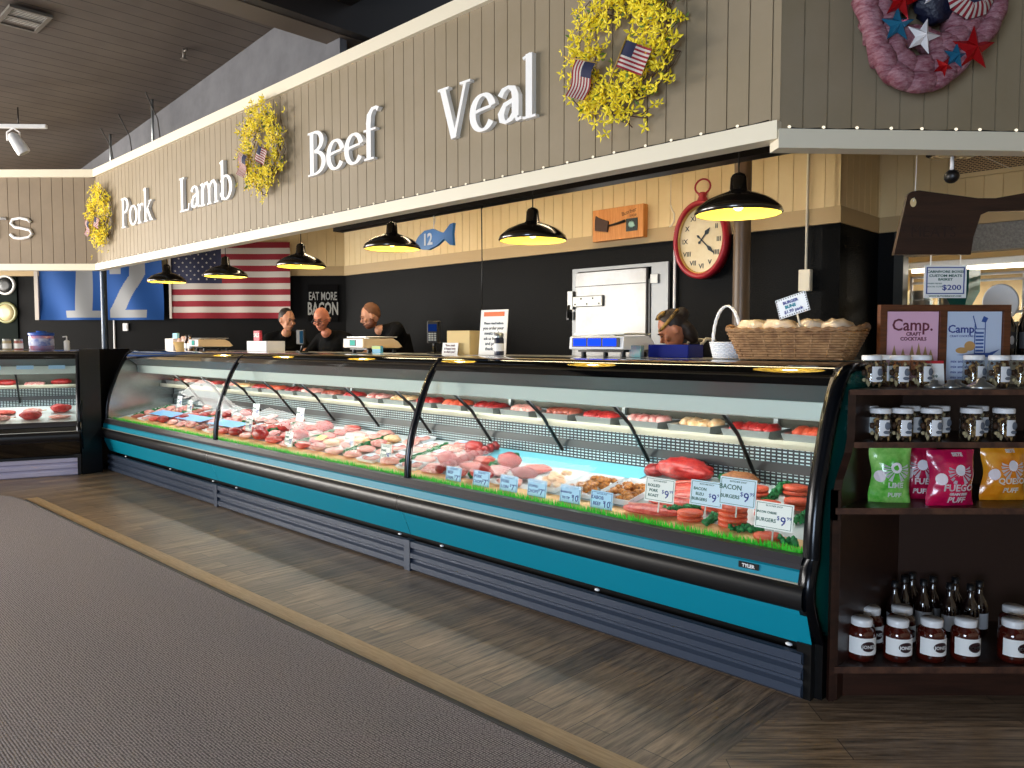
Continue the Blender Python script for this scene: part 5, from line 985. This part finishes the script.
part('border',mb,bink,t); mb=addtext(MB(),'CARNIVORE BOXES',0,-.002,.155,.02,bold=.0005); addtext(mb,'CUSTOM MEATS',0,-.002,.13,.021,bold=.0005); addtext(mb,'BASKET',0,-.002,.108,.02,bold=.0005); addtext(mb,'FARM FRESH',-.05,-.002,.085,.012); addtext(mb,'LOCAL CUTS',-.05,-.002,.066,.012); addtext(mb,'WWW.BUTCHERSHOP.COM',0,-.002,.008,.012,bold=.0003); part('lettering',mb,gink,t); part('price',addtext(MB(),'$200',.03,-.002,.05,.045,bold=.0006),bink,t); mb=MB()
for x in (-.07,.07): mb.tube([(x,0,.2),(x,0,.28)],.0025,5)
part('hanger',mb,white,t)
t=thing('track_spot','small black ceiling spot lamp hanging under the right soffit','spot lamp',(1.93,3.42,2.262),'W'); part('mount_plate',MB().rbox(-.1,-.04,.0,.1,.04,.035,.01),blackm,t); part('stem',MB().tube([(.0,0,.0),(0,0,-.06)],.008,8),white,t); part('lamp_head',MB().blob((0,0,-.085),(.03,.035,.03),12,8,0),blackp,t)
solo('air_grille_panel',MB().box(0,0,0,1.9,.02,.25),grille_mat('vent_lattice','#C9A878','#3C2A1C',.028,.013,.5,.22),'tan lattice ventilation grille high on the cream wall at the right','ventilation grille',(-.44,3.44,2.69))
solo('guy_wire',MB().tube([(0,0,0),(.3,.02,-.2)],.003,5),creamtrim,'thin pale cord running diagonally across the lattice grille','cord',(-.36,3.38,2.87))
L=bpy.data.lights.new('kitchen_tube','AREA'); L.shape='RECTANGLE'; L.size=2.6; L.size_y=.1; L.energy=190; L.color=(1,.93,.8); o=bpy.data.objects.new('kitchen_tube',L); C.objects.link(o); o.location=wor((-.2,4.9,2.12)); o.rotation_euler=(0,0,TH)
t=thing('tube_light','long white fluorescent fixture in the kitchen at the right','light fixture',(-.45,4.9,2.12)); part('housing',MB().rbox(-.75,-.05,.02,2.2,.05,.08,.01),white,t); part('tube',MB().tube([(-.7,0,0),(2.1,0,0)],.018,8),emis('kitchen_glow','#FFF4DA',5),t)
t=thing('wire_rack','white metal rack frame at the left of the kitchen opening','rack',(-1.0,4.4,0)); mb=MB()
for x in (0,.85): mb.tube([(x,0,0),(x,0,2.03)],.014,6)
for z in (1.2,1.7,1.97,2.02): mb.tube([(0,0,z),(1.1 if z>1.9 else .85,0,z)],.012,6)
part('frame',mb,white,t); part('rack_shelf',MB().box(-.12,-.02,1.705,.85,.3,1.715),steel,t)
for i,(x,r_,h) in enumerate(((-.06,.11,.1),(-.06,.1,.08),(.18,.09,.16))): solo('steel_pot',MB().lathe([(r_*.9,0),(r_,.01),(r_,h),(r_*1.05,h+.005)],20,caps=False).lathe([(0,0),(r_*.9,0)],20,caps=False),steel,['wide steel pan on the kitchen rack','second steel pan stacked above the wide one','tall steel pot behind the price sheet'][i],'pot',(-1.0+x+.1,4.5,1.7155+(.106 if i==1 else 0)))
solo('teal_hopper',MB().lathe([(0,0),(.075,.0),(.14,.13),(.14,.3)],4,caps=False,sm=False),mat('hopper_teal','#12605C',.4),'dark teal hopper hanging down behind the white price sheet','hopper',(-.54,4.15,1.74),rz=.6)
t=thing('bottle_rack','low rack of dark labelled bottles behind the posters','rack',(2.45,3.78,0),'W'); part('rack_shelf',MB().box(-.25,-.06,1.36,.3,.08,1.38),blackm,t); part('rack_leg',MB().box(-.25,-.05,0,-.22,.07,1.36).box(.27,-.05,0,.3,.07,1.36),blackm,t)
for k in range(5):
    t=thing('liquor_bottle','dark bottle with a brown neck and grey emblem label, %s from left behind the posters'%ORD[k],'bottle',(2.26+.085*k,3.78,1.3805),'W',group='dark bottles on the rack'); part('bottle_body',MB().lathe([(.033,0),(.036,.006),(.036,.15),(.014,.2),(.014,.24),(0,.24)],18),mat('black_bottle','#0E0B0B',.1,coat=1),t); part('label_band',curved(.0365,-70,70,.04,.12),mat('label_dark','#2A2A2E',.6),t); part('label_motif',MB().blob((0,-.037,.08),(.012,.002,.022),8,6,0),mat('label_silver','#B8B8BA',.5),t)
solo('round_white_plate',MB().lathe([(0,.0),(.09,0),(.1,.012),(.09,.01),(0,.008)],24),white,'round white disc leaning behind the dark bottles','plate',(2.6,4.12,1.661),'W',rx=R(90))
t=thing('steel_cabinet','pale steel cabinet behind the bottle rack at the right edge','cabinet',(2.75,4.2,0),'W'); part('body',MB().rbox(-.35,-.15,0,.4,.3,1.56,.01),galv,t); part('door',MB().rbox(-.3,-.165,.1,.35,-.15,1.5,.005),steel,t)
solo('power_cable',MB().tube([(0,0,0),(.1,.0,-.12),(.3,0,-.2),(.55,0,-.26)],.008,6),blackp,'black cable curving down from the fluorescent fixture','cable',(-.1,4.9,2.1))
# ------------------------------------------------------------------ second case at the left and the goods on it
LA=Vector((-4.72,8.36,0)); LR=R(27)
T2=thing('black_display_case','black glass display case of meat at the far left','display case',(LA.x,LA.y,0),'W',LR)
display_case(T2,-2.6,0,[],blackgloss,'black',mat('lilac_kick','#A9A7C4',.5))
def lc(x,y,z): c,s_=math.cos(LR),math.sin(LR); return (LA.x+x*c-y*s_,LA.y+x*s_+y*c,z)
for i in range(3): solo('shelf_tag',MB().box(-.08,-.001,0,.08,.001,.065),bl,'light blue tag inside the top of the black case, %s from the right'%ORD[i],'tag',lc(-.22-.3*i,.33,1.155),'W',LR,rx=-.15)
for i in range(9):
    mb,m=mk_meat(['dark','bacon','dark','saus','beef','dark','pork','dark','beef'][i] if ['dark','bacon','dark','saus','beef','dark','pork','dark','beef'][i]!='saus' else 'sausage',i,.22,.16); solo('meat_cut',mb,m,'dark red meat cut on the rear shelf of the black case, %s from the right'%ORD[i],'meat',lc(-.2-.27*i,.77,.957),'W',LR)
for i in range(9):
    for j in range(2):
        mb,m=mk_meat(['pork','beef','lamb','steak'][(i+j)%4],i+40,.22,.15); solo('meat_cut',mb,m,'meat cut on the deck of the black case, %s row, %s from the right'%(['front','back'][j],ORD[i]),'meat',lc(-.2-.27*i,.2+.24*j,deckz(.2+.24*j)+.004),'W',LR,rx=0)
area_l=(lc(-1.3,.44,1.09))
for i,(x,l) in enumerate(((-.98,'right one of two on the black case'),(-1.13,'left one of two on the black case'))):
    t=thing('clear_bottle','clear bottle with a white label, '+l,'bottle',lc(x,.62,ZT),'W'); part('bottle_body',MB().lathe([(.035,0),(.038,.006),(.038,.11),(.014,.15),(.013,.19)],18),mat('pale_glass','#C9BFC6',.1,coat=1),t); part('cap',MB().lathe([(.016,.188),(.016,.22),(0,.222)],12),mat('cap_rose','#C7A7A0',.4),t); part('label_band',MB().lathe([(.0386,.03),(.0386,.09)],18,caps=False),whitep,t)
for i,x in enumerate((-.82,-.71,-.6)):
    t=thing('condiment_jar',['short jar with a dark lid and cream label, leftmost of three','short jar with a cream label, middle of three','short jar with a reddish label, next to the big tub'][i]+' on the black case','jar',lc(x,.6,ZT),'W'); part('jar_body',MB().lathe([(.04,0),(.045,.005),(.045,.1),(.038,.11)],18),mat(['olive_glass','cream_fill','rose_fill'][i],['#5A5A3C','#B9AE8E','#A86A62'][i],.2,coat=.6),t); part('lid',MB().lathe([(.042,.108),(.042,.125),(0,.127)],18),blackp if i==0 else galv,t); part('label_band',MB().lathe([(.0456,.02),(.0456,.075)],18,caps=False),whitep,t)
t=thing('candy_tub','big clear tub with a blue lid and blue label on the black case','tub',lc(-.38,.62,ZT),'W'); part('tub_body',MB().lathe([(.1,0),(.125,.01),(.125,.15),(.115,.165)],28),mat('tub_fill','#C2707A',.25,var='#8A94C8',vs=9,coat=1),t); part('lid',MB().lathe([(.125,.163),(.13,.17),(.13,.195),(.05,.2),(.05,.215),(0,.217)],28),mat('tub_blue','#1F4FA8',.4),t); part('label_band',MB().lathe([(.126,.05),(.126,.13)],28,caps=False),mat('tub_label','#E4E8F4',.5,var='#2F55B0',vs=7),t)
t=thing('pump_bottle','white pump bottle at the right end of the black case top','bottle',lc(-.13,.6,ZT),'W'); part('bottle_body',MB().lathe([(.028,0),(.03,.006),(.03,.1),(.012,.115)],16),white,t); part('pump_head',MB().tube([(0,0,.11),(0,0,.15),(0,0,.155),(-.045,0,.15)],.007,7),white,t)
# ------------------------------------------------------------------ ceiling fittings
t=thing('ceiling_vent','white slatted air vent in the plank ceiling, top left corner','vent',(-5.75,-1.26,zc(-5.75)-.002)); t.scale=(.72,.72,.72); part('vent_frame',MB().box(-.3,-.2,-.03,.3,-.16,0).box(-.3,.16,-.03,.3,.2,0).box(-.3,-.16,-.03,-.26,.16,0).box(.26,-.16,-.03,.3,.16,0).box(-.02,-.16,-.025,.02,.16,0),mat('vent_grey','#5A554E',.5),t); part('vent_duct',MB().box(-.26,-.16,-.004,.26,.16,0),blackm,t)
for k in range(11): part('slat',MB().box(-.25+.045*k,-.155,-.012,-.232+.045*k,.155,-.008),mat('slat_white','#B9B6AE',.5),t)
t=thing('track_light','white track bar with a spotlight head hanging from the ceiling','track light',(-8.5,-.5,3.62)); part('track_bar',MB().rbox(-1.4,-.02,0,.32,.02,.035,.004),white,t); t.rotation_euler=(0,0,R(2)); t.location=Vector((-4.85,7.6,3.53))
h=part('spot_head',MB().lathe([(.05,0),(.055,.01),(.055,.06),(.045,.16),(.02,.19),(0,.192)],20),white,t); h.scale=(1.1,1.1,1.1); h.location=(.1,0,-.24); h.rotation_euler=(R(14),R(-28),0); part('lamp_face',MB().lathe([(0,-.002),(.046,-.002)],16,caps=False),galv,h); part('yoke',MB().tube([(-.06,0,-.12),(-.06,0,-.04),(0,0,0),(.06,0,-.04),(.06,0,-.12)],.008,6),white,t); part('drop_rod',MB().tube([(.05,0,.03),(.05,0,.2)],.006,6),blackm,t)
for i,(x,y,z0,c) in enumerate([(-6.85,.12,3.36,white),(-8.15,.15,3.36,white)]): solo('hanging_rod',MB().tube([(0,0,0),(0,0,zc(x)-z0+.0)],.014,6),galv,['bright metal rod above the word Lamb','metal rod above the word Pork'][i],'rod',(x,y,z0))
for i,(x,dx_) in enumerate([(-6.6,.18),(-7.9,.2),(-7.35,.12)]): solo('hanging_cable',MB().tube([(0,0,0),(-.02,-.02,(zc(x)-3.38)*.5),(-.1,-.1,zc(x)-3.38)],.006,5),mat('cable_grey','#3A3834',.6),['thin dark cable rising from the soffit right of the bright rod','thin dark cable rising above the word Pork','thin bent cable between the two metal rods'][i],'cable',(x,.1,3.38))
solo('sprinkler_head',MB().tube([(0,0,0),(0,0,-.08)],.014,7).lathe([(.03,-.09),(.03,-.082),(0,-.08)],10).tube([(0,0,-.02),(.06,0,-.02)],.01,6),mat('fitting_grey','#6A6258',.5),'small grey sprinkler fitting on the plank ceiling','sprinkler',(-5.55,-.1,zc(-5.55)))

FP=[(-4.71,8.37),(-4.60,8.58),(-4.70,8.66),(-4.62,9.3),(-5.1,9.3)]
solo('corner_filler',MB().prism([(p[0]+4.7,p[1]-8.4) for p in FP],0,1.375,'z'),blackp,'black filler panel closing the gap between the black case and the teal case','filler panel',(-4.7,8.4,0),'W')
t=thing('added_service_light','added unseen warm fill light above the service aisle','fill light',(-3.6,1.5,3.3)); part('housing',MB().rbox(-2.8,-.08,.04,2.8,.08,.115,.01),white,t); part('fill_panel',MB().rbox(-2.75,-.06,.02,2.75,.06,.042,.008),emis('added_warm_glow','#FFDCA0',2.5),t)  # unseen light bar, added to brighten the cream wall behind the fascia
L=bpy.data.lights.new('added_service_glow','AREA'); L.shape='RECTANGLE'; L.size=5.4; L.size_y=.12; L.energy=42; L.color=(1,.78,.5); o=bpy.data.objects.new('added_service_glow',L); C.objects.link(o); o.location=wor((-3.6,1.5,3.3)); o.rotation_euler=(0,0,TH)  # added warm fill for the cream boards, no known lamp
L=bpy.data.lights.new('black_case_glow','AREA'); L.shape='RECTANGLE'; L.size=2.3; L.size_y=.05; L.energy=12; L.color=(.95,1,1); o=bpy.data.objects.new('black_case_glow',L); C.objects.link(o); o.location=lc(-1.3,.42,1.145); o.rotation_euler=(0,0,LR)
# ------------------------------------------------------------------ camera, world, view
cd=bpy.data.cameras.new('camera'); cd.sensor_width=36; cd.lens=769/1024*36; cd.clip_start=.05; co=bpy.data.objects.new('camera',cd); C.objects.link(co); co.location=(0,0,1.45); co.rotation_euler=(R(90-3.1),0,0); sc.camera=co
w=bpy.data.worlds.new('world'); sc.world=w; w.use_nodes=True; w.node_tree.nodes['Background'].inputs[0].default_value=(.75,.85,1,1); w.node_tree.nodes['Background'].inputs[1].default_value=.6
def area(name,loc,sx,sy,e,col,rot=(0,0,0),fr='L'):
    L=bpy.data.lights.new(name,'AREA'); L.shape='RECTANGLE'; L.size=sx; L.size_y=sy; L.energy=e; L.color=col
    o=bpy.data.objects.new(name,L); C.objects.link(o); pos(o,loc,fr,rot[2],rot[0],rot[1]); return o
area('case_tube_light',(-4.05,.43,1.145),7.6,.05,27,(.97,1,1),(R(4),0,0))
sc.view_settings.view_transform='Standard'; sc.view_settings.look='None'; sc.view_settings.exposure=.25; sc.view_settings.gamma=1; sc.view_settings.use_curve_mapping=False
